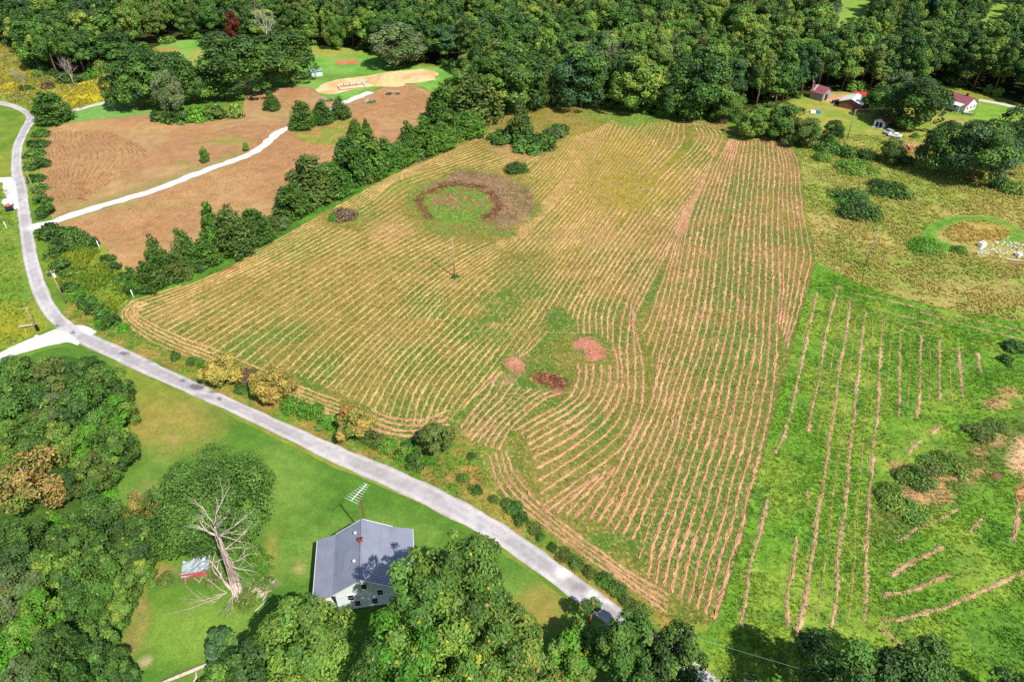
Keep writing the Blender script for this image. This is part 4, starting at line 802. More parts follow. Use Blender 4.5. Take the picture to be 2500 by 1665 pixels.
for i, (u, v, w, h, kd) in enumerate([(350, 700, 34, 2.2, 'vivid'), (392, 668, 50, 2.4, 'vivid'), (545, 628, 44, 2.0, 'vivid'), (690, 560, 52, 3.2, 'grey'), (655, 580, 54, 2.6, 'mid'), (740, 515, 40, 3.2, 'mid'), (790, 480, 70, 3.0, 'olive'), (880, 452, 60, 2.5, 'olive'),
                                      (960, 418, 44, 2.4, 'vivid'), (1010, 392, 60, 2.6, 'grey'), (1060, 368, 56, 3, 'light'), (1104, 350, 50, 3, 'light'), (600, 610, 50, 2.4, 'mid'), (420, 692, 50, 2.2, 'mid'), (480, 668, 50, 2.4, 'dark')]):
    shrub_px(kd, i % 3, u, v, w, h, f'{ORD[i]} low bush at the foot of the cedar hedgerow as listed from the lane end', 'bushes under the cedar hedgerow')
# taller pair at the upper end of the hedgerow
tree_px('cedar', 'cedar', 2, 0, 1078, 300, 206, 78, 'tall dark cedar at the forest end of the hedgerow beside the green clearing', cedar=True)
tree_px('pine_tree', 'cedar_o', 1, 0, 1160, 300, 172, 112, 'broad olive pine where the hedgerow meets the forest edge', cedar=True)
# cedars standing in the brown field
for u, vb, vt, w, kd, k, lab in [(665, 270, 222, 36, 'cedar', 1, 'lone cone-shaped cedar in the brown field below the big oaks'), (742, 315, 246, 54, 'cedar', 0, 'largest and leftmost of three cedars where the white gravel drive bends'), (721, 318, 284, 27, 'cedar_l', 1, 'small cedar hugging the left side of the gravel drive cedars'),
                                 (788, 302, 244, 50, 'cedar', 2, 'middle of the three cedars behind the weedy island'), (832, 291, 236, 42, 'cedar', 1, 'rightmost of the three cedars beside the end of the gravel drive'), (868, 334, 292, 34, 'cedar_l', 0, 'small cedar on the right end of the weedy island'),
                                 (895, 329, 288, 22, 'cedar', 2, 'slender cedar just behind the small one on the weedy island')]:
    tree_px('cedar', kd, k, 0, u, vb, vt, w, lab, cedar=True)
tree_px('sapling', 'vivid', 0, 1, 503, 399, 360, 22, 'young bright green tree standing alone in the brown field above the drive')
tree_px('sapling', 'vivid', 1, 1, 602, 370, 349, 14, 'tiny sapling in the brown field near the bend of the gravel drive')
# upper left
tree_px('pine_tree', 'cedar', 0, 0, 130, 300, 226, 80, 'dark bushy pine at the corner where the concrete drive leaves the lane', cedar=True)
tree_px('maple_tree', 'dark', 0, 1, 288, 272, 186, 48, 'slim dark pointed tree on the lawn beside the concrete drive')
for i, (u, vb, vt, w, kd, lab) in enumerate([(345, 268, 120, 120, 'dark', 'dark oak at the left end of the grove between drive and brown field'), (425, 262, 122, 125, 'dark', 'broad dark oak in the middle of the grove between drive and brown field'), (475, 255, 160, 70, 'mid', 'mid green tree at the right end of the grove'),
                                             (425, 285, 162, 66, 'grey', 'pale thin-leaved tree in front of the dark grove oaks'), (600, 240, 82, 195, 'dark', 'huge dark spreading oak above the brown field'), (706, 208, 64, 130, 'dark', 'tall dark oak to the right of the huge one'), (972, 166, 50, 130, 'grey', 'tall grey-green oak behind the sand pile')]):
    tree_px('oak_tree', kd, i % 3, 1, u, vb, vt, w, lab)
for i, (u, v, w, h, kd, lab) in enumerate([(388, 300, 46, 6, 'mid', 'leftmost upright shrub of the thicket in front of the grove'), (430, 302, 66, 6, 'mid', 'dark shrub second in the thicket in front of the grove'), (475, 298, 62, 6, 'vivid', 'bright shrub in the middle of the thicket above the brown field'), (520, 294, 60, 6.5, 'olive', 'tall olive shrub toward the right end of the thicket'),
                                           (566, 288, 60, 6, 'olive', 'rounded shrub at the right end of the thicket above the brown field'), (170, 205, 70, 5, 'grey', 'grey leafless-looking bush under the forest edge by the goldenrod'), (215, 195, 40, 4, 'vivid', 'bright green bush at the forest foot by the goldenrod'), (95, 190, 30, 4, 'olive', 'small bush alone in the tan meadow'), (115, 218, 36, 4, 'brown', 'brown bush above the corner pine'), (62, 222, 34, 3, 'mid', 'low green bush in the goldenrod near the far road')]):
    shrub_px(kd, i % 3, u, v, w, h, lab)
# bushes along the lane on the left
LANE_HEDGE = [(96, 335, 36, 2.6, 'cedar_l'), (88, 362, 40, 2.8, 'mid'), (78, 388, 40, 3, 'mid'), (84, 415, 44, 3.2, 'dark'), (84, 445, 34, 2.4, 'mid'), (92, 470, 34, 2.4, 'olive'), (100, 500, 36, 2.4, 'dark'), (112, 530, 44, 3, 'dark'), (118, 585, 56, 3.6, 'dark'), (150, 595, 60, 3.4, 'dark'), (182, 606, 52, 2.6, 'mid'), (205, 600, 34, 2.2, 'mid'),
              (130, 630, 44, 2.4, 'dark'), (146, 668, 46, 3, 'dark'), (165, 680, 36, 2.2, 'mid'), (172, 716, 44, 2.2, 'mid'), (185, 735, 34, 2.0, 'vivid'), (205, 755, 40, 2.2, 'dark'), (232, 770, 44, 2.6, 'mid'), (255, 785, 40, 2.6, 'dark'), (272, 800, 38, 2.6, 'dark'), (290, 812, 30, 2.0, 'vivid'), (245, 800, 30, 1.6, 'vivid')]
for i, (u, v, w, h, kd) in enumerate(LANE_HEDGE):
    shrub_px(kd, i % 3, u, v, w * 1.35, h * 1.1, f'{ORD[i]} shrub along the lane\'s left-hand bend, counted from the top of the photo', 'shrubs beside the bend of the lane')
for i, (u, v, w, h, kd) in enumerate([(228, 605, 22, 3.0, 'dark'), (262, 640, 26, 2.4, 'mid'), (278, 662, 28, 2.6, 'dark'), (296, 690, 28, 2.6, 'mid'), (306, 700, 24, 2.0, 'vivid')]):
    shrub_px(kd, i % 3, u, v, w * 1.35, h, f'{ORD[i]} shrub down the edge of the brown field by the weedy corner', 'shrubs between brown field and weedy corner')
# shrubs in the hay field
for u, v, w, h, kd, lab, fn in [(1222, 350, 74, 5, 'mid', 'leftmost rounded shrub of the clump in the hay field', True), (1250, 335, 40, 5, 'dark', 'slim upright shrub between the clump bushes in the hay field', True), (1300, 372, 110, 6.0, 'mid', 'largest bright bush at the front of the clump in the hay field', True), (1350, 340, 64, 5, 'grey', 'grey green bush at the back right of the hay field clump', True),
                                (1368, 330, 50, 4, 'dark', 'dark bush at the right end of the hay field clump', True), (1264, 424, 60, 2.0, 'dark', 'low dark bush on its own below the hay field clump', False), (836, 538, 64, 2.0, 'brown', 'brown weedy bush on its own below the hedgerow', False), (812, 540, 34, 1.2, 'vivid', 'green weeds at the foot of the brown bush', False)]:
    shrub_px(kd, 1, u, v, w, h, lab, fine=fn)
tree_px('cedar', 'cedar_o', 2, 0, 1270, 345, 238, 56, 'dark grey cedar rising from the clump in the hay field', cedar=True)
# right side
for i, (u, vb, vt, w, kd, near, lab) in enumerate([(1838, 338, 258, 76, 'light', 1, 'bright rounded tree at the top right corner of the hay field'), (1905, 342, 255, 92, 'mid', 1, 'second tree of the row right of the hay field corner'), (1956, 358, 288, 86, 'olive', 1, 'olive tree at the lower end of the row by the hay field corner'), (2032, 348, 298, 46, 'dark', 1, 'small dark round tree below the blue tarp'),
                                                   (2235, 318, 190, 130, 'dark', 1, 'big dark tree in front of the maroon-roofed house'), (2165, 292, 200, 84, 'mid', 1, 'tree beside the garage in the farm yard'), (2190, 255, 170, 80, 'grey', 1, 'grey green tree behind the garage'), (2128, 268, 222, 50, 'dark', 1, 'small dark tree hiding the right end of the garage'),
                                                   (2300, 430, 288, 118, 'dark', 1, 'left tree of the big dark trio in the pasture'), (2376, 450, 298, 140, 'blue', 1, 'middle and lowest tree of the big dark trio in the pasture'), (2450, 415, 284, 124, 'dark', 1, 'right tree of the big dark trio in the pasture'), (2180, 400, 342, 62, 'olive', 1, 'bushy small tree left of the big trio')]):
    tree_px('tree', kd, i % 3, near, u, vb, vt, w, lab)
for i, (u, v, w, h, kd, lab) in enumerate([(2030, 378, 70, 3, 'mid', 'first bush of the fence row under the farm yard from the left'), (2075, 386, 60, 2.6, 'mid', 'second bush of the fence row under the farm yard'), (2120, 392, 56, 2.6, 'dark', 'third bush of the fence row under the farm yard'), (2000, 362, 40, 2.4, 'light', 'pale bush beside the olive tree'), (2205, 405, 50, 2.4, 'dark', 'dark bush in the shade left of the big trio'),
                                           (2100, 426, 110, 1.6, 'vivid', 'wide bright green bramble in the rough pasture'), (2082, 498, 100, 2.0, 'dark', 'dark bramble mound, upper left of the three in the pasture'), (2112, 538, 110, 2.2, 'dark', 'dark bramble mound, lowest of the three in the pasture'), (2185, 480, 110, 2.0, 'mid', 'dark bramble mound, right of the three in the pasture'), (2060, 500, 40, 1.0, 'vivid', 'bright weeds left of the dark bramble mounds'),
                                           (2268, 612, 90, 1.2, 'vivid', 'green weeds at the left of the mown loop'), (2345, 618, 44, 1.0, 'vivid', 'green weeds below the mown loop'), (2470, 470, 80, 2.2, 'light', 'pale bushes right of the big trio'), (1760, 300, 40, 2, 'brown', 'brown bush at the forest foot beside the hay field'), (2195, 315, 40, 2.5, 'grey', 'grey bush beside the small shed'), (2010, 395, 44, 2, 'light', 'light bush at the left end of the pasture fence row'),
                                           (2235, 338, 26, 1.2, 'vivid', 'leafy garden plant near the wrecked car'), (2480, 860, 60, 2.2, 'dark', 'dark brush in the mown meadow near the right edge'), (2462, 890, 40, 2, 'mid', 'second dark brush in the mown meadow')]):
    shrub_px(kd, i % 3, u, v, w, h, lab)
for i, (u, v, w, h) in enumerate([(2190, 1240, 90, 1.6), (2250, 1190, 100, 1.8), (2330, 1150, 90, 1.6), (2290, 1150, 70, 1.4), (2240, 1270, 80, 1.4), (2400, 1075, 80, 1.4), (2180, 1205, 50, 1.2), (2440, 1050, 60, 1.2)]):
    shrub_px('olive' if i % 2 else 'light', i % 3, u, v, w, h * .65, f'{ORD[i]} weedy mound in the rough strip down the right-hand meadow', 'weed mounds of the rough strip', True)
# roadside plants below the hay field
def gold_tree(u, v, w, h, kd, lab, seed, acc):
    x, y = (float(q) for q in at(u, v)); R = w * depth(x, y, 2) / FPX / 2
    c, tips = crown_mesh('crown', seed, R * .84, h * .28, h, 4200, .46, PAL[kd], 26, accent=acc, rough=1.2); o = thing('tree', lab, 'tree', (x, y + R * .1, float(terrain(x, y))))
    link('trunk', trunk_mesh('trunk', seed, h * .75, .2, tips, 8), o); link('crown', c, o)
gold_tree(548, 932, 106, 5.0, 'gold', 'yellow leaved tree nearest the junction on the field side of the lane', 301, (S(196, 146, 70), .03))
gold_tree(668, 976, 120, 5.2, 'gold', 'round yellow tree with an orange patch beside the lane', 302, (S(206, 124, 60), .06))
gold_tree(872, 1066, 112, 5.4, 'autumn', 'brownish yellow tree beside the lane next to the green brambles', 303, (S(160, 150, 60), .2))
gold_tree(1068, 1105, 96, 5.6, 'olive', 'dark olive tree with a dead branch at the field corner by the lane', 304, (S(120, 90, 60), .08))
for i, (u, v, w, h, kd, lab) in enumerate([(428, 880, 28, 2.4, 'mid', 'small round bush alone on the verge near the junction'), (468, 890, 30, 1.6, 'dark', 'dark low bush left of the first yellow tree'), (490, 898, 28, 2.2, 'vivid', 'bright small bush left of the first yellow tree'), (598, 935, 60, 2.4, 'brown', 'bare grey brush between the two yellow trees'), (590, 958, 50, 1.6, 'mid', 'low greenery under the bare grey brush'),
                                           (715, 1005, 66, 1.8, 'vivid', 'first bright bramble right of the round yellow tree'), (755, 1022, 64, 1.8, 'vivid', 'second bright bramble between the yellow trees and brown tree'), (795, 1045, 60, 1.8, 'vivid', 'third bright bramble beside the brownish tree'), (905, 1085, 56, 2.2, 'olive', 'leafy bush at the foot of the brownish yellow tree'), (945, 1105, 50, 2.2, 'vivid', 'bright bush halfway from brownish tree to corner tree'),
                                           (985, 1125, 56, 2.2, 'vivid', 'bright bush left of the field corner tree'), (1015, 1140, 60, 2.2, 'mid', 'bush nearest the lane below the corner tree'), (1050, 1132, 50, 2.0, 'vivid', 'bright bush under the olive corner tree'), (1000, 1105, 50, 2, 'mid', 'bush just behind the corner brambles')]):
    shrub_px(kd, i % 3, u, v, w, h, lab, fine=True)
FROW = [(1150, 1120, 26, 1.2, 'dark'), (1130, 1175, 36, 1.2, 'mid'), (1160, 1205, 36, 1.4, 'dark'), (1255, 1255, 54, 1.8, 'dark'), (1240, 1240, 40, 1.6, 'mid'), (1272, 1278, 44, 1.6, 'dark'), (1305, 1300, 40, 1.4, 'mid'), (1320, 1318, 30, 1.2, 'dark'), (1350, 1345, 30, 1.2, 'dark'), (1380, 1368, 46, 1.6, 'mid'), (1408, 1388, 46, 1.6, 'mid'), (1440, 1405, 40, 1.4, 'olive'),
        (1478, 1432, 54, 1.6, 'dark'), (1508, 1455, 54, 1.8, 'dark'), (1530, 1475, 40, 1.4, 'mid'), (1560, 1500, 50, 1.4, 'olive'), (1205, 1225, 30, 1.0, 'olive')]
for i, (u, v, w, h, kd) in enumerate(FROW):
    shrub_px({'dark': 'mid', 'mid': 'olive'}.get(kd, kd), i % 3, u, v, w * 1.0, h * .5, 'low weedy clump in the fence row between the lane and the windrows', 'weedy clumps of the fence row', True)
# the thicket at the lower left
THICK = [(40, 915, 75, 7, 'mid', 'leftmost tree at the top edge of the thicket below the side road'), (120, 925, 70, 7, 'olive', 'olive tree at the thicket top between its dark neighbours'), (195, 915, 68, 8, 'dark', 'dark tree at the top of the thicket facing the lane'), (255, 945, 62, 8, 'mid', 'tree at the top right corner of the thicket'),
         (60, 990, 75, 8, 'mid', 'tree in the second row of the thicket at the left edge'), (145, 1000, 66, 8, 'grey', 'greyish vine-hung tree in the middle of the upper thicket'), (215, 1000, 66, 8, 'dark', 'dark tree in the second row of the thicket'), (272, 1010, 58, 7, 'vivid', 'bright green tree on the lawn side of the upper thicket'),
         (40, 1065, 60, 7, 'light', 'light green tree above the orange one at the left edge'), (130, 1075, 62, 7, 'light', 'pale leaved tree above and right of the orange one'), (205, 1080, 66, 8, 'vivid', 'yellow-green tree in the middle of the thicket facing the lawn'), (272, 1085, 56, 8, 'mid', 'leafy tree jutting onto the lawn from the thicket'), (225, 1150, 50, 6, 'olive', 'low olive tree over the bright green gap'),
         (150, 1180, 46, 6, 'dark', 'dark tree just right of the orange tree'), (345, 1250, 48, 6, 'autumn', 'reddish vine-covered tree left of the big round tree'), (245, 1275, 70, 9, 'dark', 'dark green tree in the central thicket'), (330, 1320, 76, 8, 'mid', 'tree between the thicket and the big round tree'), (190, 1330, 70, 8, 'mid', 'leafy tree left of centre in the lower thicket'),
         (60, 1330, 80, 9, 'dark', 'big dark tree under the orange tree'), (140, 1400, 66, 8, 'light', 'lighter tree between dark ones in the lower thicket'), (230, 1400, 72, 8, 'mid', 'rounded tree above the lawn edge in the lower thicket'), (310, 1400, 60, 7, 'light', 'tree on the lawn edge left of the red shed'), (40, 1440, 70, 8, 'grey', 'grey brushy tree at the left edge low down'),
         (190, 1475, 66, 7, 'mid', 'tree over the lawn edge in the lowest thicket'), (270, 1480, 54, 6, 'light', 'pale green tree nearest the lower lawn'), (100, 1510, 70, 8, 'vivid', 'bright green tree low in the thicket'), (40, 1580, 70, 8, 'vivid', 'bright tree at the lower left edge'), (215, 1560, 62, 7, 'mid', 'half shaded tree by the dark ones at the bottom'),
         (150, 1600, 66, 9, 'dark', 'dark tree at the bottom left'), (245, 1620, 64, 9, 'dark', 'dark tree at the bottom, nearest the lawn'), (60, 1660, 70, 9, 'grey', 'pale silvery tree at the very bottom left'), (170, 1680, 60, 9, 'mid', 'tree cut off by the bottom edge at the left'), (300, 1650, 36, 5, 'dark', 'small dark tree at the lawn edge at the bottom')]
for i, (u, v, r, H, kd, lab) in enumerate(THICK): H *= 1.25 + .35 * math.sin(i * 2.3); crown_px('tree', kd, i % 3, u, v, H * .62, r, H, lab, 'trees of the lower left thicket', .98)
# the orange-brown tree with pale limbs
x, y = (float(q) for q in at(75, 1180, 5)); c, tips = crown_mesh('crown', 411, 5.4, 1.5, 9.5, 6500, .48, PAL['autumn'], 34, gap=.15, accent=(S(90, 120, 40), .18))
o = thing('autumn_tree', 'orange-brown autumn tree with pale limbs at the left edge', 'tree', (x, y, float(terrain(x, y)))); link('trunk', trunk_mesh('trunk', 411, 8.5, .32, tips, 14, 'pale_bark'), o); link('crown', c, o)
shrub_px('vivid', 0, 135, 1300, 56, 5, 'bright green sapling bush below the orange tree', fine=True); shrub_px('vivid', 1, 258, 1228, 60, 1.2, 'vivid green low growth in the gap of the thicket', fine=True)
# the big round tree
x, y = (float(q) for q in at(530, 1240, 5)); c, tips = crown_mesh('crown', 421, 8.5, .6, 13.0, 24000, .42, [(G_MID, 3), ((.060, .140, .022), 2), ((.095, .200, .028), 1)], 62, rough=.6)
o = thing('round_tree', 'big dense round tree on the lawn behind the dead tree', 'tree', (x, y, float(terrain(x, y)))); link('trunk', trunk_mesh('trunk', 421, 8, .45, tips, 14), o); link('crown', c, o)
for u, v, w, h, lab in [(640, 1395, 60, 1.6, 'bright weeds right of the dead tree trunk'), (615, 1370, 60, 1.4, 'weeds between dead tree and round tree'), (600, 1480, 60, 1.0, 'weeds at the foot of the dead tree'), (640, 1440, 50, 1.0, 'weeds around the pile of broken limbs'), (405, 1430, 50, 1.4, 'dark weeds on the lawn edge below the red shed'), (520, 1430, 50, .8, 'olive weeds beneath the fallen boughs')]:
    shrub_px('vivid' if 'bright' in lab or 'between' in lab else 'olive', 0, u, v, w, h, lab, fine=True)
# the trees in front of the house
def near_tree(u, v, zc, R, z0, H, n, pal, seed, lab, name='tree', size=.50, acc=None, nb=36, limbs=12, bark='pale_bark'):
    x, y = (float(q) for q in at(u, v, zc)); c, tips = crown_mesh('crown', seed, R * .86, z0, H, n, size, pal, nb, accent=acc, rough=1.3)
    o = thing(name, lab, 'tree', (x, y, float(terrain(x, y)))); link('trunk', trunk_mesh('trunk', seed, H * .8, .34, tips, limbs, bark), o); link('crown', c, o); return o
HP = [(G_LIGHT, 3), (G_MID, 2), ((.190, .300, .040), 2)]; YA = (S(176, 166, 60), .02)
near_tree(755, 1560, 10, 6.0, 3.0, 16, 11000, HP, 501, 'leafy yellow-green tree at the left front corner of the house', acc=YA)
near_tree(1135, 1425, 18, 5.8, 9, 26, 11000, [(G_MID, 3), (G_LIGHT, 2), (G_DARK, 1)], 502, 'tall tree beside the right corner of the house nearest the lane', acc=YA)
near_tree(1042, 1468, 17.5, 5.2, 9.0, 25, 9500, HP, 503, 'tree leaning over the right front gable of the house', acc=YA)
near_tree(1205, 1550, 13, 6.0, 4.0, 20, 11000, [(G_LIGHT, 2), (G_MID, 2), ((.200, .290, .046), 2)], 504, 'tree with yellowing leaves on the lane side of the house front', acc=(S(182, 164, 66), .05))
near_tree(975, 1635, 13, 5.6, 4.0, 20, 10500, [(G_VIV, 2), (G_LIGHT, 3), (G_MID, 2)], 505, 'bright green tree cut by the bottom edge below the house', acc=YA)
near_tree(1130, 1665, 9, 5.8, 2.0, 15, 9500, HP, 506, 'yellowish tree at the bottom edge right of the bright green one', acc=(S(190, 160, 60), .06))
near_tree(1290, 1660, 4, 4.5, 1.0, 7, 5500, [(G_OLIVE, 2), (G_LIGHT, 2)], 507, 'low yellowing tree at the bottom edge near the open grass', acc=(S(190, 160, 70), .08))
near_tree(640, 1630, 5, 4.6, 1.0, 10, 6000, PAL['dark'], 508, 'dark shaded tree at the bottom left of the house trees')
near_tree(548, 1590, 4, 2.4, .8, 8, 2400, [(G_MID, 2), (G_BLUE, 2), (S(120, 150, 110), 1)], 509, 'slim upright tree on the lower lawn')
near_tree(545, 1670, 3, 3.2, .5, 6, 3000, HP, 510, 'bushy tree at the bottom edge below the slim one')
near_tree(1405, 1580, 4, 4.0, .4, 6.5, 6500, [(G_VIV, 1), (G_LIGHT, 2), (G_MID, 1)], 511, 'vine-draped bushy tree left of the leaning pole', acc=YA)
near_tree(1530, 1575, 7, 4.2, 3.0, 12, 6500, [(G_MID, 3), (G_LIGHT, 1)], 512, 'tree hanging over the lane below the leaning pole')
near_tree(1652, 1605, 6, 3.8, 2.0, 11, 5000, [(G_MID, 2), (G_DARK, 2)], 513, 'tree on the field side of the lane at the bottom')
near_tree(1600, 1700, 5, 4.6, 1.0, 9, 6500, PAL['dark'], 514, 'dark tree over the lane at the bottom edge')
near_tree(1840, 1800, 10, 6.5, 3, 18, 9000, PAL['dark'], 515, 'dark tree at the bottom edge right of the lane')
near_tree(2075, 1670, 9, 6.6, 4.0, 15, 11000, [(G_MID, 3), (G_DARK, 2), (G_OLIVE, 1)], 516, 'tall tree at the bottom of the meadow, left of two')
near_tree(2240, 1685, 9, 6.0, 4.0, 14.5, 9500, [(G_DARK, 2), (G_MID, 3)], 517, 'tall tree at the bottom of the meadow, right of two')
near_tree(2480, 1740, 5, 4.5, 1.0, 9, 4500, PAL['dark'], 518, 'dark tree at the bottom right corner')

# ---- the forest
def clear_gap(x, y):
    """small far fields seen between the trees"""
    hit = np.zeros(len(x), bool)
    for z in range(2, 21, 2):
        u, v = pix(x, y, np.full(len(x), float(z)))
        for cu_, cv_, ru_, rv_ in ((2090, 2, 50, 9), (2253, 44, 14, 16), (2450, 12, 45, 7)): hit |= ((u - cu_) / (ru_ + 8)) ** 2 + ((v - cv_) / (rv_ + 3)) ** 2 < 1
    return hit
cand = []; rf = np.random.default_rng(77); grid = {}; SPC = 7.2
pts = np.stack([rf.uniform(-420, 430, 26000), rf.uniform(150, 470, 26000)], 1)
uu, vv = pix(pts[:, 0], pts[:, 1], np.zeros(len(pts)))
okm = inside(pts[:, 0], pts[:, 1], FOREST_W) & (uu > -330) & (uu < 2830)
okm &= ~clear_gap(pts[:, 0], pts[:, 1])
for p in pts[okm]:
    d0 = SPC * (1 if p[1] < 340 else 1.15); cx, cy = int(p[0] // 9), int(p[1] // 9)
    if all((p[0] - q[0]) ** 2 + (p[1] - q[1]) ** 2 > d0 * d0 for i in (-1, 0, 1) for j in (-1, 0, 1) for q in grid.get((cx + i, cy + j), ())):
        grid.setdefault((cx, cy), []).append(p); cand.append(p)
cand = np.array(cand); cu, cv = pix(cand[:, 0], cand[:, 1], np.full(len(cand), 12.0))
vis = (cu > -40) & (cu < 2540) & (cv > -30); order = np.argsort(np.hypot(cand[:, 0], cand[:, 1]) + 1e4 * ~vis)
KINDS = ['dark', 'mid', 'light', 'olive', 'blue', 'yellow']
LABEL = {'dark': 'dark green', 'mid': 'mid green', 'light': 'light green', 'olive': 'olive green', 'blue': 'bluish green', 'yellow': 'yellow-green'}
def zone(u):
    for lim, txt in ((330, 'behind the goldenrod meadow'), (620, 'behind the grove of oaks'), (900, 'above the white shed and garden bed'), (1150, 'above the sand pile'), (1400, 'above the left part of the hay field'), (1640, 'above the middle of the hay field'), (1850, 'above the right part of the hay field'), (2130, 'behind the barn and garage'), (2290, 'behind the big yard tree')):
        if u < lim: return txt
    return 'behind the maroon-roofed house'
FRONT = resample(np.array(FOREST_W[:-2]), 2.0)
def rank(x, y):
    dd = math.sqrt(((FRONT - np.array([x, y])) ** 2).sum(1).min()); return 'at the wood front' if dd < 9 else 'inside the wood' if dd < 26 else 'deep in the wood'
FAR = {}
for n, i in enumerate(order):
    x, y = cand[i]; t = fbm(np.array([x]), np.array([y]), 26, 151)[0]; light = (cu[i] > 1350) & (cu[i] < 2000) | ((cu[i] > 180) & (cu[i] < 420) & (cv[i] < 70))
    w = np.array([2.2, 3.2, 1.8, 1.4, .9, .4]) if not light else np.array([.9, 2.2, 3.0, 1.6, .5, 1.0]); w = w * (1 + np.array([1, 0, -1, -.3, .5, -1]) * (0.5 - t) * 1.6).clip(.1)
    kd = KINDS[rf.choice(6, p=w / w.sum())]; k = rf.integers(0, 3); pr = broad_proto(kd, k, 0)
    sH = rf.uniform(.66, 1.18) * (1.0 if y > 260 else .95); sR = rf.uniform(.75, 1.3)
    if n < 290:
        plant('forest_tree', pr, x, y, sR, sH, f'{LABEL[kd]} tree {rank(x, y)} {zone(cu[i])}', 'tree', f'{LABEL[kd]} trees {rank(x, y)} {zone(cu[i])}')
    else: FAR.setdefault((kd, k), []).append((x, y, float(terrain(x, y)), sR, sH, rf.uniform(0, 6.28)))
# the rest of the wood, one mass
def far_wood(items):
    V, ROT, SCL, IDX = [], [], [], []; keys = list(items)
    for a, kq in enumerate(keys):
        for x, y, z, sR, sH, r in items[kq]: V.append((x, y, z)); ROT.append((0, 0, r)); SCL.append((sR, sR, sH)); IDX.append(a)
    me = bpy.data.meshes.new('far_wood'); me.from_pydata(V, [], [])
    for nm, ty, dat in (('rot', 'FLOAT_VECTOR', ROT), ('scl', 'FLOAT_VECTOR', SCL)):
        a = me.attributes.new(nm, ty, 'POINT'); a.data.foreach_set('vector', np.array(dat, np.float32).ravel())
    a = me.attributes.new('idx', 'INT', 'POINT'); a.data.foreach_set('value', np.array(IDX, np.int32))
    o = link('far_wood', me); ng = bpy.data.node_groups.new('far_wood', 'GeometryNodeTree')
    ng.interface.new_socket('Geometry', in_out='INPUT', socket_type='NodeSocketGeometry'); ng.interface.new_socket('Geometry', in_out='OUTPUT', socket_type='NodeSocketGeometry')
    gi = ng.nodes.new('NodeGroupInput'); go = ng.nodes.new('NodeGroupOutput'); lk = ng.links
    named = lambda nm, ty: (lambda q: (setattr(q, 'data_type', ty), q.inputs['Name'].__setattr__('default_value', nm), q)[2])(ng.nodes.new('GeometryNodeInputNamedAttribute'))
    idx, rot, scl = named('idx', 'INT'), named('rot', 'FLOAT_VECTOR'), named('scl', 'FLOAT_VECTOR'); join = ng.nodes.new('GeometryNodeJoinGeometry')
    for a, kq in enumerate(keys):
        src = None
        for ob in bpy.data.objects:
            if ob.type == 'MESH' and ob.data == PROTO[('b', kq[0], kq[1], 0)][0]: src = ob; break
        oi = ng.nodes.new('GeometryNodeObjectInfo'); oi.transform_space = 'ORIGINAL'; oi.inputs['Object'].default_value = src; oi.inputs['As Instance'].default_value = True
        cmp_ = ng.nodes.new('FunctionNodeCompare'); cmp_.data_type = 'INT'; cmp_.operation = 'EQUAL'
        ii = [s for s in cmp_.inputs if s.type == 'INT']; lk.new(idx.outputs['Attribute'], ii[0]); ii[1].default_value = a
        ip = ng.nodes.new('GeometryNodeInstanceOnPoints'); lk.new(gi.outputs[0], ip.inputs['Points']); lk.new(cmp_.outputs['Result'], ip.inputs['Selection']); lk.new(oi.outputs['Geometry'], ip.inputs['Instance'])
        e2r = ng.nodes.new('FunctionNodeEulerToRotation'); lk.new(rot.outputs['Attribute'], e2r.inputs[0]); lk.new(e2r.outputs[0], ip.inputs['Rotation']); lk.new(scl.outputs['Attribute'], ip.inputs['Scale'])
        lk.new(ip.outputs[0], join.inputs[0])
    lk.new(join.outputs[0], go.inputs[0]); md = o.modifiers.new('wood', 'NODES'); md.node_group = ng
    return stuff(o, 'far part of the wood where crowns run together at the top of the picture', 'wood')
far_wood(FAR)
# single trees that stand out of the wood
def bare_tree(name, u, vb, vt, lab, seed, col_mat='pale_bark', spread=.6):
    x, y = (float(q) for q in at(u, vb)); H = height_to(x, y, vt); rng = np.random.default_rng(seed); mb = MB()
    mb.tube([(0, 0, -.3), (.1, 0, H * .25), (.05, .1, H * .5)], [H * .022, H * .018, H * .012], 6)
    for k in range(6): a = k * 1.05 + rng.uniform(-.3, .3); branches(mb, rng, (.05, .05, H * (.22 + .05 * k)), (math.cos(a) * .55, math.sin(a) * .55, 1), H * .48, H * .010, 2, spread, None, (3, 5), .3)
    o = thing(name, lab, 'tree', (x, y, float(terrain(x, y)))); t = mb.build('trunk', col_mat, o, smooth_=True); return o
for i, (u, vb, vt, lab) in enumerate([(1487, 215, 88, 'bare silver-white dead tree standing in the wood behind the hay field'), (1618, 215, 104, 'bare pinkish-grey tree to the right of the silver one'), (660, 130, 18, 'tall white bare tree above the huge oak'), (1730, 70, -5, 'pale bare tree at the top edge of the wood'), (182, 212, 142, 'grey bare tree at the forest foot above the goldenrod'),
                                      (62, 222, 165, 'thin bare tree in the tan meadow at the left'), (2020, 100, 10, 'grey leafless tree at the top right of the wood'), (1980, 225, 160, 'bare grey brushy tree above the barn'), (1412, 60, 12, 'small pale dead top showing in the wood')]):
    bare_tree('dead_tree', u, vb, vt, lab, 600 + i)
tree_px('tree', 'rust', 0, 1, 577, 105, 28, 34, 'dark red-brown tree standing out of the wood above the huge oak')
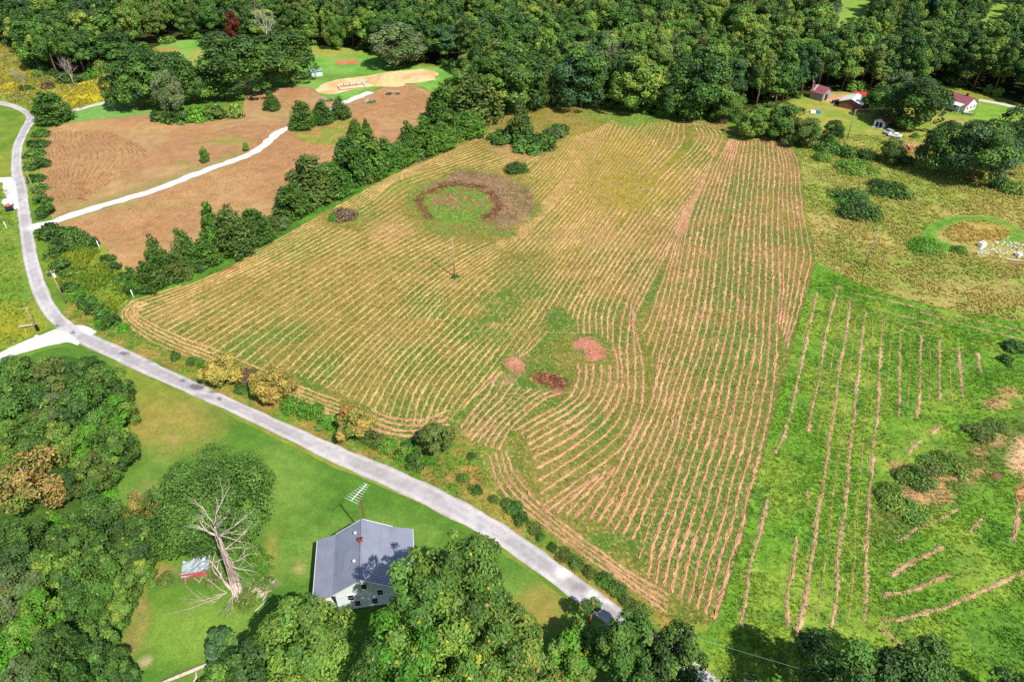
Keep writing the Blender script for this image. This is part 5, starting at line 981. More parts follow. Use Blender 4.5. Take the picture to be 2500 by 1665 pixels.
for i, (u, vb, vt, w, kd, lab) in enumerate([(1550, 278, 132, 130, 'yellow', 'yellow-green tree at the forest edge in the middle of the hay field top'), (820, 122, 30, 50, 'light', 'pale bright tree at the forest edge above the garden bed'), (1250, 268, 112, 150, 'mid', 'broad green tree at the forest edge left above the hay field'), (1420, 268, 110, 130, 'blue', 'dark tree at the forest edge left of the yellow-green one'), (1705, 290, 120, 150, 'mid', 'wide tree at the forest edge right above the hay field'),
                                             (1340, 264, 170, 50, 'olive', 'narrow olive tree between broad ones at the forest edge'), (1630, 288, 190, 70, 'dark', 'dark feathery tree at the forest edge right of the yellow-green one'), (1770, 300, 220, 70, 'light', 'leafy tree at the forest edge beside the brown bush')]):
    tree_px('tree', kd, i % 3, 1, u, vb, vt, w, lab)
for i in range(34):      # undergrowth along the forest foot
    t = i / 33; u = 1180 + t * 640 + RG.uniform(-8, 8); v = np.interp(u, [1180, 1290, 1400, 1540, 1660, 1760, 1830], [286, 266, 260, 273, 290, 294, 300]) - 1
    shrub_px(['dark', 'mid', 'olive', 'vivid'][i % 4], i % 3, u, v, RG.uniform(26, 46), RG.uniform(2, 4), 'undergrowth bush at the foot of the wood along the top of the hay field', 'undergrowth along the top of the hay field')

for i in range(60):      # undergrowth along the rest of the forest front
    q = FRONT[int((i + .5) / 60 * len(FRONT))]; u, v = (float(t) for t in pix(q[0], q[1], 0.0))
    if 1170 < u < 1830 or u < -40 or u > 2540: continue
    shrub_px(['mid', 'dark', 'olive', 'light'][i % 4], i % 3, u + RG.uniform(-6, 6), v - 2, RG.uniform(34, 60), RG.uniform(2.5, 5.5), 'bush of the undergrowth along the ' + ('left part of the wood front' if u < 600 else 'wood front behind the clearing' if u < 1180 else 'wood front behind the farm yard'), 'undergrowth along the ' + ('left wood front' if u < 600 else 'clearing' if u < 1180 else 'farm yard'))

# ================================================================== BUILDINGS
def sheet_metal(name, col, rough=0.45, streak=S(150, 150, 150), period=0.0):
    m, nt, b = new_mat(name); L = nt.links; tc = N(nt, 'ShaderNodeTexCoord'); mp = N(nt, 'ShaderNodeMapping'); mp.inputs['Scale'].default_value = (1.6, .22, .22)
    L.new(tc.outputs['Object'], mp.inputs['Vector']); f = noise(nt, mp.outputs['Vector'], 1.2, 6, .7); g = noise(nt, tc.outputs['Object'], .35, 4, .6)
    rgb = N(nt, 'ShaderNodeRGB'); rgb.outputs[0].default_value = (*col, 1); c = mulcol(nt, rgb.outputs[0], ramp(nt, g, .3, .7, .86, 1.12)); c = mixcol(nt, ramp(nt, f, .55, .75, 0, .5), c, streak)
    L.new(c, b.inputs['Base Color']); b.inputs['Roughness'].default_value = rough; b.inputs['Metallic'].default_value = .15; return m
sheet_metal('grey_roof_metal', S(140, 144, 160), .55, S(104, 106, 118)); sheet_metal('white_roof_metal', S(232, 232, 230), .5, S(190, 190, 190)); sheet_metal('maroon_roof_metal', S(148, 86, 94), .55, S(120, 62, 70)); sheet_metal('red_roof_metal', S(190, 70, 58), .5, S(170, 60, 50)); sheet_metal('green_roof_metal', S(120, 150, 130), .5, S(100, 120, 108))
plain('white_siding', S(206, 212, 216), .6, .08, 1.2, wear=S(190, 186, 176), wear_lo=.66); plain('trim_white', S(216, 216, 214), .5, .05, 2); plain('dark_glass', S(26, 32, 40), .12, .1, 2, .6); plain('brick', S(150, 78, 60), .85, .25, 6, .1, bump=.4)
plain('weathered_boards', S(150, 142, 134), .9, .3, 2.5, .1, bump=.4, stretch=(3, 3, .3)); plain('brown_boards', S(128, 88, 70), .9, .25, 2.5, .1, bump=.4, stretch=(3, 3, .3)); plain('pole_wood', S(158, 142, 122), .9, .25, 2, .1, bump=.5, stretch=(2, 2, .2)); plain('pole_wood_red', S(176, 112, 78), .9, .25, 2, .1, bump=.5, stretch=(2, 2, .2))
plain('steel', S(206, 208, 210), .4, .1, 4, .4, .3); plain('rusty_steel', S(134, 84, 58), .8, .3, 8, .2); plain('black_paint_and_shade', S(28, 28, 30), .5, .2, 3); plain('navy_paint', S(36, 46, 84), .3, .1, 3, .5); plain('white_paint', S(244, 246, 248), .35, .05, 3, .5); plain('orange_paint', S(206, 112, 72), .5, .1, 3); plain('red_boards', S(178, 84, 84), .8, .25, 2.5, .1, wear=S(226, 180, 170))
plain('blue_tarp', S(42, 118, 190), .5, .15, 3); plain('concrete_block', S(206, 202, 196), .9, .2, 3, .1, bump=.4); plain('yellow_plastic', S(222, 190, 40), .5, .1, 2); plain('rubber', S(22, 22, 22), .8, .2, 3); plain('grey_paint', S(150, 160, 168), .35, .1, 3, .5); plain('blue_wall', S(196, 214, 226), .7, .08, 1.5)

# ---- the white house with the grey metal roof
hx, hy = -21.5, 59.4; hz = float(terrain(hx, hy)); HROT = math.radians(9)
house = thing('farmhouse', 'white farmhouse with a broad grey metal roof beside the lane', 'house', (hx, hy, hz), HROT)
HL, K1, K2, Z0, Z1, Z2 = 5.2, 4.25, 7.15, 3.30, 4.35, 7.05           # half length, knee, eave, heights
mb = MB(); W1 = 4.0; W2 = 6.6; y0, y1 = -HL + .35, HL - .35
prof = [(-W1, 0), (W1, 0), (W1, Z1 - .12), (0, Z2 - .28), (-W1, Z1 - .12)]
mb.add([(x, y0, z) for x, z in prof] + [(x, y1, z) for x, z in prof], [(0, 1, 2, 3, 4), (9, 8, 7, 6, 5)] + [(i, i + 5, (i + 1) % 5 + 5, (i + 1) % 5) for i in range(5)])
wall = mb.build('wall', 'white_siding', house)
mb = MB()                                                            # laps of the siding on the gable
for k in range(22):
    z = .35 + k * .29; hw = W1 if z < Z1 - .12 else W1 * (Z2 - .28 - z) / (Z2 - Z1 - .16)
    if hw > .2: mb.box((0, y0 - .012, z), (2 * hw - .04, .02, .03))
mb.build('siding_lap', 'white_siding', wall)['kind'] = 'stuff'
roof = None
for sx in (-1, 1):
    mb = MB(); mb.slab([(0, -HL, Z2), (0, HL, Z2), (sx * K1, HL, Z1), (sx * K1, -HL, Z1)], .10); o = mb.build('roof', 'grey_roof_metal', house); roof = roof or o
    mb2 = MB()
    for k in range(24): y = -HL + .22 + k * .434; mb2.slab([(0, y, Z2 + .045), (0, y + .06, Z2 + .045), (sx * K1, y + .06, Z1 + .045), (sx * K1, y, Z1 + .045)], .05)
    mb2.build('roof_seam', 'grey_roof_metal', o)['kind'] = 'stuff'
    mb = MB(); mb.slab([(sx * (K1 - .02), -HL - .0, Z1 - .012), (sx * (K1 - .02), HL, Z1 - .012), (sx * K2, HL, Z0), (sx * K2, -HL, Z0)], .10); o = mb.build('porch_roof', 'grey_roof_metal', house)
    mb2 = MB()
    for k in range(24): y = -HL + .22 + k * .434; mb2.slab([(sx * K1, y, Z1 + .03), (sx * K1, y + .06, Z1 + .03), (sx * K2, y + .06, Z0 + .045), (sx * K2, y, Z0 + .045)], .05)
    mb2.build('roof_seam', 'grey_roof_metal', o)['kind'] = 'stuff'
    MB().box((sx * (K2 + .03), 0, Z0 - .06), (.08, 2 * HL, .16)).build('gutter', 'trim_white', house)
    for k in range(5): MB().box((sx * (K2 - .35), -HL + .5 + k * 2.4, Z0 / 2 - .1), (.16, .16, Z0 - .25)).build('porch_post', 'trim_white', house)
    MB().box((sx * (W1 + 1.5), 0, .15), (3.0, 2 * HL - .6, .3)).build('porch_floor', 'concrete_block', house)
    for q in (-1, 1): MB().slab([(0, q * (HL + .02) - .05, Z2 + .03), (0, q * (HL + .02) + .05, Z2 + .03), (sx * K1, q * (HL + .02) + .05, Z1 + .03), (sx * K1, q * (HL + .02) - .05, Z1 + .03)], .2).build('rake_trim', 'trim_white', house)
    
MB().box((0, 0, Z2 + .05), (.34, 2 * HL, .07)).build('ridge_cap', 'grey_roof_metal', house)
MB().box((-.1, 1.3, Z2 + .12), (.5, .5, .8)).box((-.1, 1.3, Z2 + .55), (.6, .6, .08)).build('chimney', 'brick', house); MB().box((-.1, 1.3, Z2 + .605), (.34, .34, .04)).build('flue', 'black_paint_and_shade', house)
for vx, vy in ((-1.05, 3.2), (-1.1, -1.6)):
    z = Z2 - abs(vx) * (Z2 - Z1) / K1; MB().tube([(vx, vy, z - .1), (vx, vy, z + .35)], .16, 10).tube([(vx, vy, z + .33), (vx, vy, z + .42)], [.26, .08], 10).build('roof_vent', 'steel', house)
for wx, wz, s in ((.15, 5.1, 1), (-1.95, 2.9, 1), (2.15, 3.2, 1), (-1.2, 1.3, 1), (1.2, 1.3, 1)):
    f = MB().box((wx, y0 - .05, wz), (.98, .10, 1.32)).build('window', 'trim_white', house)
    for dz in (-.29, .29): MB().box((wx, y0 - .108, wz + dz), (.74, .03, .5)).build('pane', 'dark_glass', f)
    MB().box((wx, y0 - .09, wz - .70), (1.1, .18, .08)).build('sill', 'trim_white', f)
for wx in (-1.05, 1.35): MB().box((wx, y0 - .05, 5.05), (.42, .06, 1.2)).build('shutter', 'blue_wall', house)
for sx in (-1, 1):
    for k in range(3):
        f = MB().box((sx * (W1 + .04), -2.9 + 2.9 * k, 1.7), (.08, 1.0, 1.4 if k != 1 else 2.1)).build('window' if k != 1 else 'door', 'trim_white', house); MB().box((sx * (W1 + .09), -2.9 + 2.9 * k, 1.75), (.03, .74, 1.1)).build('pane', 'dark_glass', f)

# ---- television mast behind the house
ax, ay = (float(q) for q in at(884, 1274, 7.0)); ay += 1.3; az = float(terrain(ax, ay))
def mast_top():
    for h in np.arange(8, 20, .1):
        if pix(ax, ay, az + h)[1] < 1204: return h
    return 12
MH = mast_top(); ant = thing('television_mast', 'rusty lattice mast with a white television aerial behind the house', 'antenna', (ax, ay, az))
mb = MB(); c3 = [(.22 * math.cos(a), .22 * math.sin(a)) for a in (0, 2.094, 4.189)]
for a, b in c3: mb.tube([(a, b, -.2), (a * .6, b * .6, MH)], .032, 5)
for k in range(int(MH / .45)):
    for i in range(3):
        a, b = c3[i], c3[(i + 1) % 3]; f0, f1 = 1 - .4 * k * .45 / MH, 1 - .4 * (k + 1) * .45 / MH; mb.tube([(a[0] * f0, a[1] * f0, k * .45), (b[0] * f1, b[1] * f1, (k + 1) * .45)], .016, 4)
mb.build('mast', 'rusty_steel', ant)
p0 = np.array([*at(848, 1222, az + MH), 0]); p1 = np.array([*at(885, 1182, az + MH), 0]); bd = (p1 - p0); bl = float(np.hypot(*bd[:2])); bd /= bl; pr_ = np.array([-bd[1], bd[0], 0]); cen = np.array([0, 0, MH + .12]); bl = max(3.2, min(bl, 5.0))
o = MB().tube([cen - bd * bl / 2, cen + bd * bl / 2], .045, 6).build('boom', 'white_paint', ant)
for k in range(9):
    t = -.5 + k / 8; ln = 1.25 - .75 * (k / 8); MB().tube([cen + bd * bl * t - pr_ * ln + np.array([0, 0, .02]), cen + bd * bl * t + pr_ * ln], .026, 4).build('element', 'white_paint', o)

# ---- plain gabled buildings
def gabled(name, label, cat, A, B, D, wh, rh, wall_m, roof_m, across=False, over=.35, door=None, windows=(), ground_z=None, wall_parts=None):
    """front corners A and B on the ground in the photo, depth D metres; ridge along the front or across it"""
    a = np.array(at(*A)); b = np.array(at(*B)); Lx = float(np.hypot(*(b - a))); rz = math.atan2(*(b - a)[::-1]); z = float(terrain(*a))
    o = thing(name, label, cat, (float(a[0]), float(a[1]), z), rz)
    if across: pf = [(0, 0), (Lx, 0), (Lx, wh), (Lx / 2, wh + rh - .1), (0, wh)]; V = [(x, 0, q) for x, q in pf] + [(x, D, q) for x, q in pf]
    else: pf = [(0, 0), (D, 0), (D, wh), (D / 2, wh + rh - .1), (0, wh)]; V = [(0, y, q) for y, q in pf] + [(Lx, y, q) for y, q in pf]
    V = [(x, y, q - (.2 if q == 0 else 0)) for x, y, q in V]
    w = MB().add(V, [(0, 1, 2, 3, 4) if across else (4, 3, 2, 1, 0), (9, 8, 7, 6, 5) if across else (5, 6, 7, 8, 9)] + [((i, i + 5, (i + 1) % 5 + 5, (i + 1) % 5) if across else ((i + 1) % 5, (i + 1) % 5 + 5, i + 5, i)) for i in range(5)]).build('wall', wall_m, o)
    e = over; sl = rh / ((Lx if across else D) / 2)
    for sg in (0, 1):
        if across: m, ed = Lx / 2, (-e if sg == 0 else Lx + e); q = [(m, -e, wh + rh), (m, D + e, wh + rh), (ed, D + e, wh - sl * e), (ed, -e, wh - sl * e)]
        else: m, ed = D / 2, (-e if sg == 0 else D + e); q = [(-e, m, wh + rh), (Lx + e, m, wh + rh), (Lx + e, ed, wh - sl * e), (-e, ed, wh - sl * e)]
        r = MB().slab(q, .08).build('roof', roof_m, o)
    for (x, y, zc, sx, sy, sz, mt, nm) in (windows or ()):
        f = MB().box((x, y, zc), (sx, sy, sz)).build(nm, mt, o)
        if nm == 'window': MB().box((x, y - (.04 if sy < sx else 0), zc), (sx - .2 if sy < sx else sx + .06, sy + .02 if sy < sx else sy - .2, sz - .2)).build('pane', 'dark_glass', f)
    return o, Lx
o, Lx = gabled('barn', 'weathered grey board barn with a maroon roof at the forest edge', 'barn', (1975, 240), (2006, 249), 6.0, 3.0, 1.9, 'weathered_boards', 'maroon_roof_metal')
MB().box((Lx + .03, 2.6, 1.2), (.08, 1.8, 2.4)).build('door', 'black_paint_and_shade', o); MB().slab([(.6, .3, 3.35), (1.3, .3, 3.35), (1.3, 2.9, 4.98), (.6, 2.9, 4.98)], .06).build('loose_sheet', 'steel', o)
for k in range(9): MB().box((.3 + k * (Lx - .6) / 8, -.03, 1.4), (.34, .05, 2.9)).build('plank', 'weathered_boards', o)
o, Lx = gabled('garage', 'brown walled garage with a white metal roof in the farm yard', 'garage', (2046, 262), (2098, 273), 8.0, 2.5, 1.5, 'brown_boards', 'white_roof_metal', True); MB().box((Lx * .5, 8.03, 1.2), (2.4, .08, 2.2)).build('door', 'weathered_boards', o)
for k in range(5): MB().box((.2 + k * (Lx - .4) / 4, -.03, 1.2), (.12, .05, 2.5)).build('batten', 'brown_boards', o)
o, Lx = gabled('carport', 'red roofed open carport behind the garage', 'carport', (2080, 246), (2116, 252), 5.0, 2.3, .9, 'rusty_steel', 'red_roof_metal'); MB().box((Lx / 2, -.04, 1.0), (Lx - .6, .06, 1.7)).build('opening_shade', 'black_paint_and_shade', o)  # black panel on the wall paints the shade inside the carport
o, Lx = gabled('small_shed', 'small shed with a maroon roof and an open white porch front', 'shed', (2131, 309), (2157, 315), 6.0, 2.3, 1.0, 'blue_wall', 'maroon_roof_metal', True)
for k in (0.15, .5, .85): MB().box((Lx * k, -.42, 1.1), (.14, .14, 2.2)).build('porch_post', 'white_paint', o)
MB().box((Lx * .5, -.03, 1.1), (Lx * .6, .05, 1.7)).build('opening_shade', 'black_paint_and_shade', o); MB().box((Lx / 2, -.7, .12), (Lx, 1.2, .2)).build('step', 'concrete_block', o); MB().box((-.03, 3, 1.2), (.06, .9, 1.0)).build('window', 'dark_glass', o)  # black panel on the front wall stands for the shade within the porch
o, Lx = gabled('ranch_house', 'white house with a maroon metal roof at the right edge of the wood', 'house', (2290, 260), (2352, 277), 8.2, 2.9, 2.4, 'white_siding', 'maroon_roof_metal')
for k in (1.6, 4.2, 6.6): f = MB().box((Lx + .04, k, 1.6), (.08, 1.0, 1.3)).build('window', 'trim_white', o); MB().box((Lx + .09, k, 1.6), (.03, .76, 1.0)).build('pane', 'dark_glass', f)
for k in (.18, .62): f = MB().box((Lx * k, -.04, 1.7), (1.0, .08, 1.2)).build('window', 'trim_white', o); MB().box((Lx * k, -.09, 1.7), (.76, .03, .9)).build('pane', 'dark_glass', f)
MB().box((Lx * .72, 4.3, 5.5), (.9, .9, 1.4)).build('chimney', 'brick', o); MB().tube([(Lx * .3, 2.4, 4.2), (Lx * .3, 2.4, 4.9)], .14, 8).build('roof_vent', 'steel', o)
for x0, x1, yy0, yy1, zt in ((-.5, Lx * .5, -5.2, -2.2, 2.5), (Lx * .32, Lx * .92, -2.6, -.1, 3.0)):
    aw = MB().slab([(x0, yy1, zt + .35), (x1, yy1, zt + .35), (x1, yy0, zt), (x0, yy0, zt)], .1).build('porch_roof', 'white_roof_metal', o)
    for px_ in (x0 + .3, x1 - .3): MB().box((px_, yy0 + .2, zt / 2 - .05), (.14, .14, zt - .1)).build('porch_post', 'white_paint', aw)
MB().box((Lx * .2, -3.6, .7), (3.4, .1, 1.2)).build('porch_rail', 'red_boards', o)
o = thing('deck', 'wooden deck along the lit side of the maroon-roofed house', 'deck', (*[float(q) for q in at(2362, 279)], .2), -.25); MB().box((0, 0, .25), (3.2, 1.6, .12)).build('boards', 'weathered_boards', o)
for k in (-1.4, 1.4): MB().box((k, -.6, .0), (.14, .14, .5)).build('post', 'weathered_boards', o)
o, Lx = gabled('white_shed', 'small white shed with a green roof beside the huge oaks', 'shed', (756, 189), (788, 186), 3.2, 2.3, .9, 'white_siding', 'green_roof_metal'); MB().box((Lx * .45, -.04, 1.0), (1.0, .06, 1.9)).build('door', 'grey_paint', o)
# the collapsed red shed under the dead tree
cx_, cy_ = (float(q) for q in at(480, 1396)); o = thing('collapsed_shed', 'collapsed red shed with a crumpled pale metal roof beneath the dead tree', 'shed', (cx_, cy_, float(terrain(cx_, cy_))), .18)
MB().box((-.1, -.75, .42), (3.9, .12, .95), 0).build('wall', 'red_boards', o)
rng = np.random.default_rng(8); gxx, gyy = np.meshgrid(np.linspace(-1.9, 2.0, 9), np.linspace(-.8, 1.6, 7)); zz = .85 + .35 * (gyy + .8) / 2.7 + rng.normal(0, .12, gxx.shape) + .25 * np.sin(gxx * 1.3); kk = 9
MB().add(np.stack([gxx, gyy + .15 * np.sin(gxx), zz], -1).reshape(-1, 3), [(i * kk + j, i * kk + j + 1, (i + 1) * kk + j + 1, (i + 1) * kk + j) for i in range(6) for j in range(8)]).build('roof', 'grey_paint', o)
for k in range(7): MB().tube([(-2 + k * .6, -.9 - .3 * rng.random(), .1), (-1.7 + k * .6 + rng.normal(0, .3), -1.7 - rng.random() * .5, .12)], .06, 4).build('broken_board', 'dead_wood' if k % 2 else 'red_boards', o)

# ================================================================== POLES, WIRES, POSTS
def pole(u, vb, vt, label, arm=None, can=None, mat='pole_wood', rot=0.0, r=.14, tilt=None, name='utility_pole'):
    x, y = (float(q) for q in at(u, vb)); H = height_to(x, y, vt); o = thing(name, label, 'pole', (x, y, float(terrain(x, y))), rot)
    dx, dy = tilt or (0, 0); MB().tube([(0, 0, -.4), (dx * .5, dy * .5, H * .5), (dx, dy, H)], [r * 1.15, r, r * .75], 8).build('shaft', mat, o, smooth_=True)
    if arm:
        c = MB().box((dx, dy, H - .35), (arm, .12, .12)).build('crossarm', mat, o)
        for k in (-.46, 0, .46): MB().tube([(dx + arm * k, dy, H - .29), (dx + arm * k, dy, H - .08)], [.05, .035], 6).build('insulator', 'white_paint', c)
    if can: MB().tube([(dx + .32, dy - .05, H - 1.9), (dx + .32, dy - .05, H - 1.0)], .24, 10).tube([(dx + .32, dy - .05, H - 1.0), (dx + .32, dy - .05, H - .92)], [.26, .1], 10).build('transformer', can, o)
    return o, (x + dx, y + dy, float(terrain(x, y)) + H)
_, t1 = pole(1110, 677, 580, 'slim pale utility pole standing alone in the hay field below the ring', .7, None, 'pole_wood', r=.15)
shrub_px('dark', 0, 1112, 680, 20, 1.0, 'tuft of weeds at the foot of the hay field pole')
_, t2 = pole(2112, 649, 551, 'grey utility pole in the rough pasture below the bramble mounds', .6)
_, t3 = pole(2069, 337, 268, 'utility pole in the grass between garage and small shed', .8)
_, t4 = pole(2158, 226, 188, 'utility pole with a pale transformer among the trees behind the garage', 1.0, 'grey_paint')
_, t5 = pole(162, 742, 660, 'leaning-looking pole with a white transformer beside the bend of the lane', 1.6, 'white_paint', rot=.5)
_, t6 = pole(91, 480, 424, 'plain pale pole beside the lane above the gravel drive entrance', None, None)
_, t7 = pole(92, 808, 750, 'utility pole at the junction with a black box at its foot', .8, None, rot=.5)
MB().box((.12, .05, .75), (.6, .5, 1.5)).build('black_box', 'black_paint_and_shade', bpy.data.objects[_.name])  # plain black box at the foot of the pole
_, t8 = pole(1438, 1528, 1474, 'reddish pole with a leafy top leaning beside the lane at the bottom', None, None, 'pole_wood_red', tilt=(.25, .3), r=.17)
vine = link('vine', shrub_proto('mid', 1, True), _, (.1, .2, t8[2] - .9)); vine.scale = (1.0, 1.0, .75)
for u, vb, vt, lab in ((244, 608, 588, 'white post at the edge of the brown field beside the weedy corner'), (327, 728, 708, 'white post at the corner of the hay field below the hedgerow')): pole(u, vb, vt, lab, None, None, 'white_paint', r=.11, name='fence_post')
pole(18, 560, 541, 'white marker post in the grass left of the lane', None, None, 'white_paint', r=.10, name='marker_post')
for u, v, lab in ((38, 836, 'dark stump on the grass left of the junction'), (142, 858, 'dark stump on the grass below the junction')):
    x, y = (float(q) for q in at(u, v)); o = MB().tube([(0, 0, -.2), (.03, 0, .35), (.1, .05, .7)], [.22, .16, .12], 7).build('stump', 'bark', None, (x, y, float(terrain(x, y)))); tag(o, lab, 'stump')
x, y = (float(q) for q in at(66, 802)); o = thing('rail', 'pale blue rail on two short posts beside the junction pole', 'rail', (x, y, float(terrain(x, y))), .25); MB().box((0, 0, .8), (2.6, .1, .16)).build('bar', 'blue_wall', o)
for k in (-1.1, 1.1): MB().box((k, 0, .35), (.12, .12, .8)).build('post', 'weathered_boards', o)
x, y = (float(q) for q in at(66, 820)); tag(MB().tube([(0, 0, -.2), (-.1, .5, 1.7)], .06, 6).build('guy_guard', 'yellow_plastic', None, (x, y, float(terrain(x, y)))), 'yellow guy wire guard near the junction pole', 'marker')
x, y = (float(q) for q in at(90, 822)); rr = np.random.default_rng(4); o = tag(MB().add(np.array([(math.cos(a) * .55 * rr.uniform(.7, 1.1), math.sin(a) * .4 * rr.uniform(.7, 1.1), z) for z in (-.1, .25) for a in np.linspace(0, 5.6, 8)] + [(0, 0, .38)]), [(i, (i + 1) % 8, 8 + (i + 1) % 8, 8 + i) for i in range(8)] + [(8 + i, 8 + (i + 1) % 8, 16) for i in range(8)]).build('boulder', 'concrete_block', None, (x, y, float(terrain(x, y)))), 'pale boulder at the foot of the junction pole', 'boulder')
def wire(a, b, lab, sag=.6, r=.012):
    a, b = np.array(a), np.array(b); t = np.linspace(0, 1, 16)[:, None]; p = a * (1 - t) + b * t; p[:, 2] -= sag * 4 * (t * (1 - t))[:, 0]
    tag(MB().tube(p, r, 4).build('power_line', 'steel', None), lab, 'wire')
wire(t8, (36.0, 40.0, 10.0), 'thin wire running from the leaning pole over the lane to the right'); wire(t3, (*[float(q) for q in at(2215, 290)], 5.5), 'thin wire from the yard pole towards the big dark tree')

# ================================================================== VEHICLES AND ODDS AND ENDS
def wheel(parent, p, r=.38, w=.24):
    t = MB().tube([(p[0] - w / 2, p[1], p[2]), (p[0] + w / 2, p[1], p[2])], r, 14).build('wheel', 'rubber', parent); MB().tube([(p[0] - w / 2 - .01, p[1], p[2]), (p[0] + w / 2 + .01, p[1], p[2])], r * .55, 10).build('rim', 'steel', t)
x, y = (float(q) for q in at(24, 508)); _a, _b = np.array(at(27, 528)), np.array(at(18, 478)); TRZ = math.atan2(-(_b - _a)[0], (_b - _a)[1]); tr = thing('pickup_truck', 'dark pickup truck with a white load and orange straps parked beside the lane', 'truck', (x, y, .1 + float(terrain(x, y))), TRZ)
def car_body(L_, W_, h0, prof):
    """a car shell from its side outline (y, z), narrowed towards the roof"""
    V = []; zmax = max(z for _, z in prof)
    for sx in (-1, 1): V += [(sx * W_ / 2 * (1 - .16 * max(0, (z - h0) / (zmax - h0 + 1e-6))), yy, z) for yy, z in prof]
    n = len(prof); return MB().add(V, [tuple(range(n)), tuple(range(2 * n - 1, n - 1, -1))] + [(i, n + i, n + (i + 1) % n, (i + 1) % n) for i in range(n)])
car_body(5.8, 2.0, .95, [(-2.9, .45), (-2.9, 1.05), (.0, 1.05), (.05, 1.85), (1.15, 1.85), (1.75, 1.12), (2.85, 1.0), (2.9, .45)]).build('body', 'navy_paint', tr)
MB().slab([(-.78, 1.2, 1.86), (.78, 1.2, 1.86), (.86, 1.74, 1.2), (-.86, 1.74, 1.2)], .03).build('windscreen', 'dark_glass', tr)
for sx in (-1, 1):
    MB().box((sx * .93, .6, 1.48), (.06, .95, .42)).build('side_window', 'dark_glass', tr); MB().box((sx * .7, 2.9, .85), (.36, .06, .2)).build('headlight', 'white_paint', tr)
    for yy in (-1.75, 1.9): wheel(tr, (sx * .9, yy, .38))
MB().box((0, -2.94, .55), (1.9, .12, .2)).build('bumper', 'black_paint_and_shade', tr); MB().box((0, -2.2, 1.09), (1.75, 1.2, .08)).build('bed', 'black_paint_and_shade', tr)
ld = MB(); th = np.linspace(0, 2 * math.pi, 15)[:-1]
for k, (z0_, z1_, r0_, r1_) in enumerate(((1.0, 1.9, 1.15, 1.28), (1.9, 2.35, 1.28, .95))):
    ld.add([(r0_ * math.cos(a), .1 + r0_ * 1.12 * math.sin(a), z0_) for a in th] + [(r1_ * math.cos(a), .1 + r1_ * 1.12 * math.sin(a), z1_) for a in th], [(i, (i + 1) % 14, 14 + (i + 1) % 14, 14 + i) for i in range(14)] + ([tuple(range(14, 28))] if k else []))
o = ld.build('load', 'white_paint', None, (x, y, .1 + float(terrain(x, y))), TRZ); tag(o, 'big white rounded load on the parked pickup truck', 'cargo'); MB().box((-.05, -1.55, 1.45), (.95, .8, .6), .3).box((.3, -1.5, 1.85), (.5, .35, .25), .2).build('strap_box', 'orange_paint', tr)
def small_car(u, v, rz, paint, lab):
    x, y = (float(q) for q in at(u, v)); c = thing('car', lab, 'car', (x, y, float(terrain(x, y)) + .02), rz)
    car_body(4.3, 1.75, .85, [(-2.15, .4), (-2.15, .9), (-1.4, 1.0), (-.9, 1.42), (.5, 1.42), (1.1, .95), (2.1, .82), (2.15, .4)]).build('body', paint, c)
    for sx in (-1, 1):
        MB().box((sx * .80, -.2, 1.18), (.05, 1.3, .3)).build('side_window', 'dark_glass', c); MB().box((sx * .6, 2.14, .65), (.3, .05, .16)).build('headlight', 'trim_white', c)
        for yy in (-1.35, 1.35): wheel(c, (sx * .78, yy, .33), .33, .2)
    MB().slab([(-.66, .54, 1.42), (.66, .54, 1.42), (.74, 1.06, .98), (-.74, 1.06, .98)], .03).build('windscreen', 'dark_glass', c); MB().slab([(-.66, -.94, 1.41), (.66, -.94, 1.41), (.72, -1.36, 1.03), (-.72, -1.36, 1.03)], .03).build('rear_window', 'dark_glass', c); return c
small_car(2184, 335, 1.0, 'white_paint', 'pale wrecked car in the weeds below the small shed'); small_car(2168, 326, 2.2, 'grey_paint', 'grey wrecked car behind the pale one'); small_car(2044, 254, 1.2, 'black_paint_and_shade', 'black car parked between barn and garage')
x, y = (float(q) for q in at(1990, 276)); o = thing('tarp_stack', 'white and blue tarp covered stack in the weeds below the barn', 'stack', (x, y, float(terrain(x, y))), -.2); MB().box((-.9, 0, .35), (1.9, 1.6, .8), taper=.92).build('white_sheet', 'white_paint', o); MB().box((1.0, 0, .33), (1.8, 1.6, .75), taper=.92).build('blue_sheet', 'blue_tarp', o)
for u, v, s, lab in ((2396, 602, 1.5, 'white water tank box at the left of the rubble in the pasture'), (2486, 626, 1.2, 'small white box below the rubble in the pasture')):
    x, y = (float(q) for q in at(u, v)); o = thing('tank', lab, 'tank', (x, y, float(terrain(x, y))), .3); MB().box((0, 0, s * .42), (s, s * .9, s * .8), taper=.95).build('body', 'white_paint', o); MB().tube([(0, 0, s * .8), (0, 0, s * .92)], s * .2, 10).build('lid', 'grey_paint', o)
rb = np.random.default_rng(15); shared = [None] * 4
for q in range(4):
    m_ = MB(); k = rb.uniform(.7, 1.0, 8)[:, None]; m_.box((0, 0, .12), (.55, .4, .3)); m_.v[0] = m_.v[0] * k; shared[q] = m_.mesh('rubble_block', 'concrete_block')
for i in range(70):
    u, v = (rb.normal(2470, 24), rb.normal(606, 9)) if i < 52 else (rb.normal(2400, 12), rb.normal(614, 4))
    if u > 2505: u = 2505 - rb.uniform(0, 30)
    x, y = (float(q) for q in at(u, v)); o = link('rubble_block', shared[i % 4], None, (x, y, float(terrain(x, y)) + .02), rb.uniform(0, 6)); o.scale = [rb.uniform(.5, 1.5), rb.uniform(.5, 1.5), rb.uniform(.4, .9)]; tag(o, 'pale rubble block of the heap in the rough pasture', 'rubble', 'rubble blocks in the pasture')
x, y = (float(q) for q in at(2482, 638)); o = thing('plank_pile', 'reddish planks lying in the pasture below the rubble', 'planks', (x, y, float(terrain(x, y))), -.25)
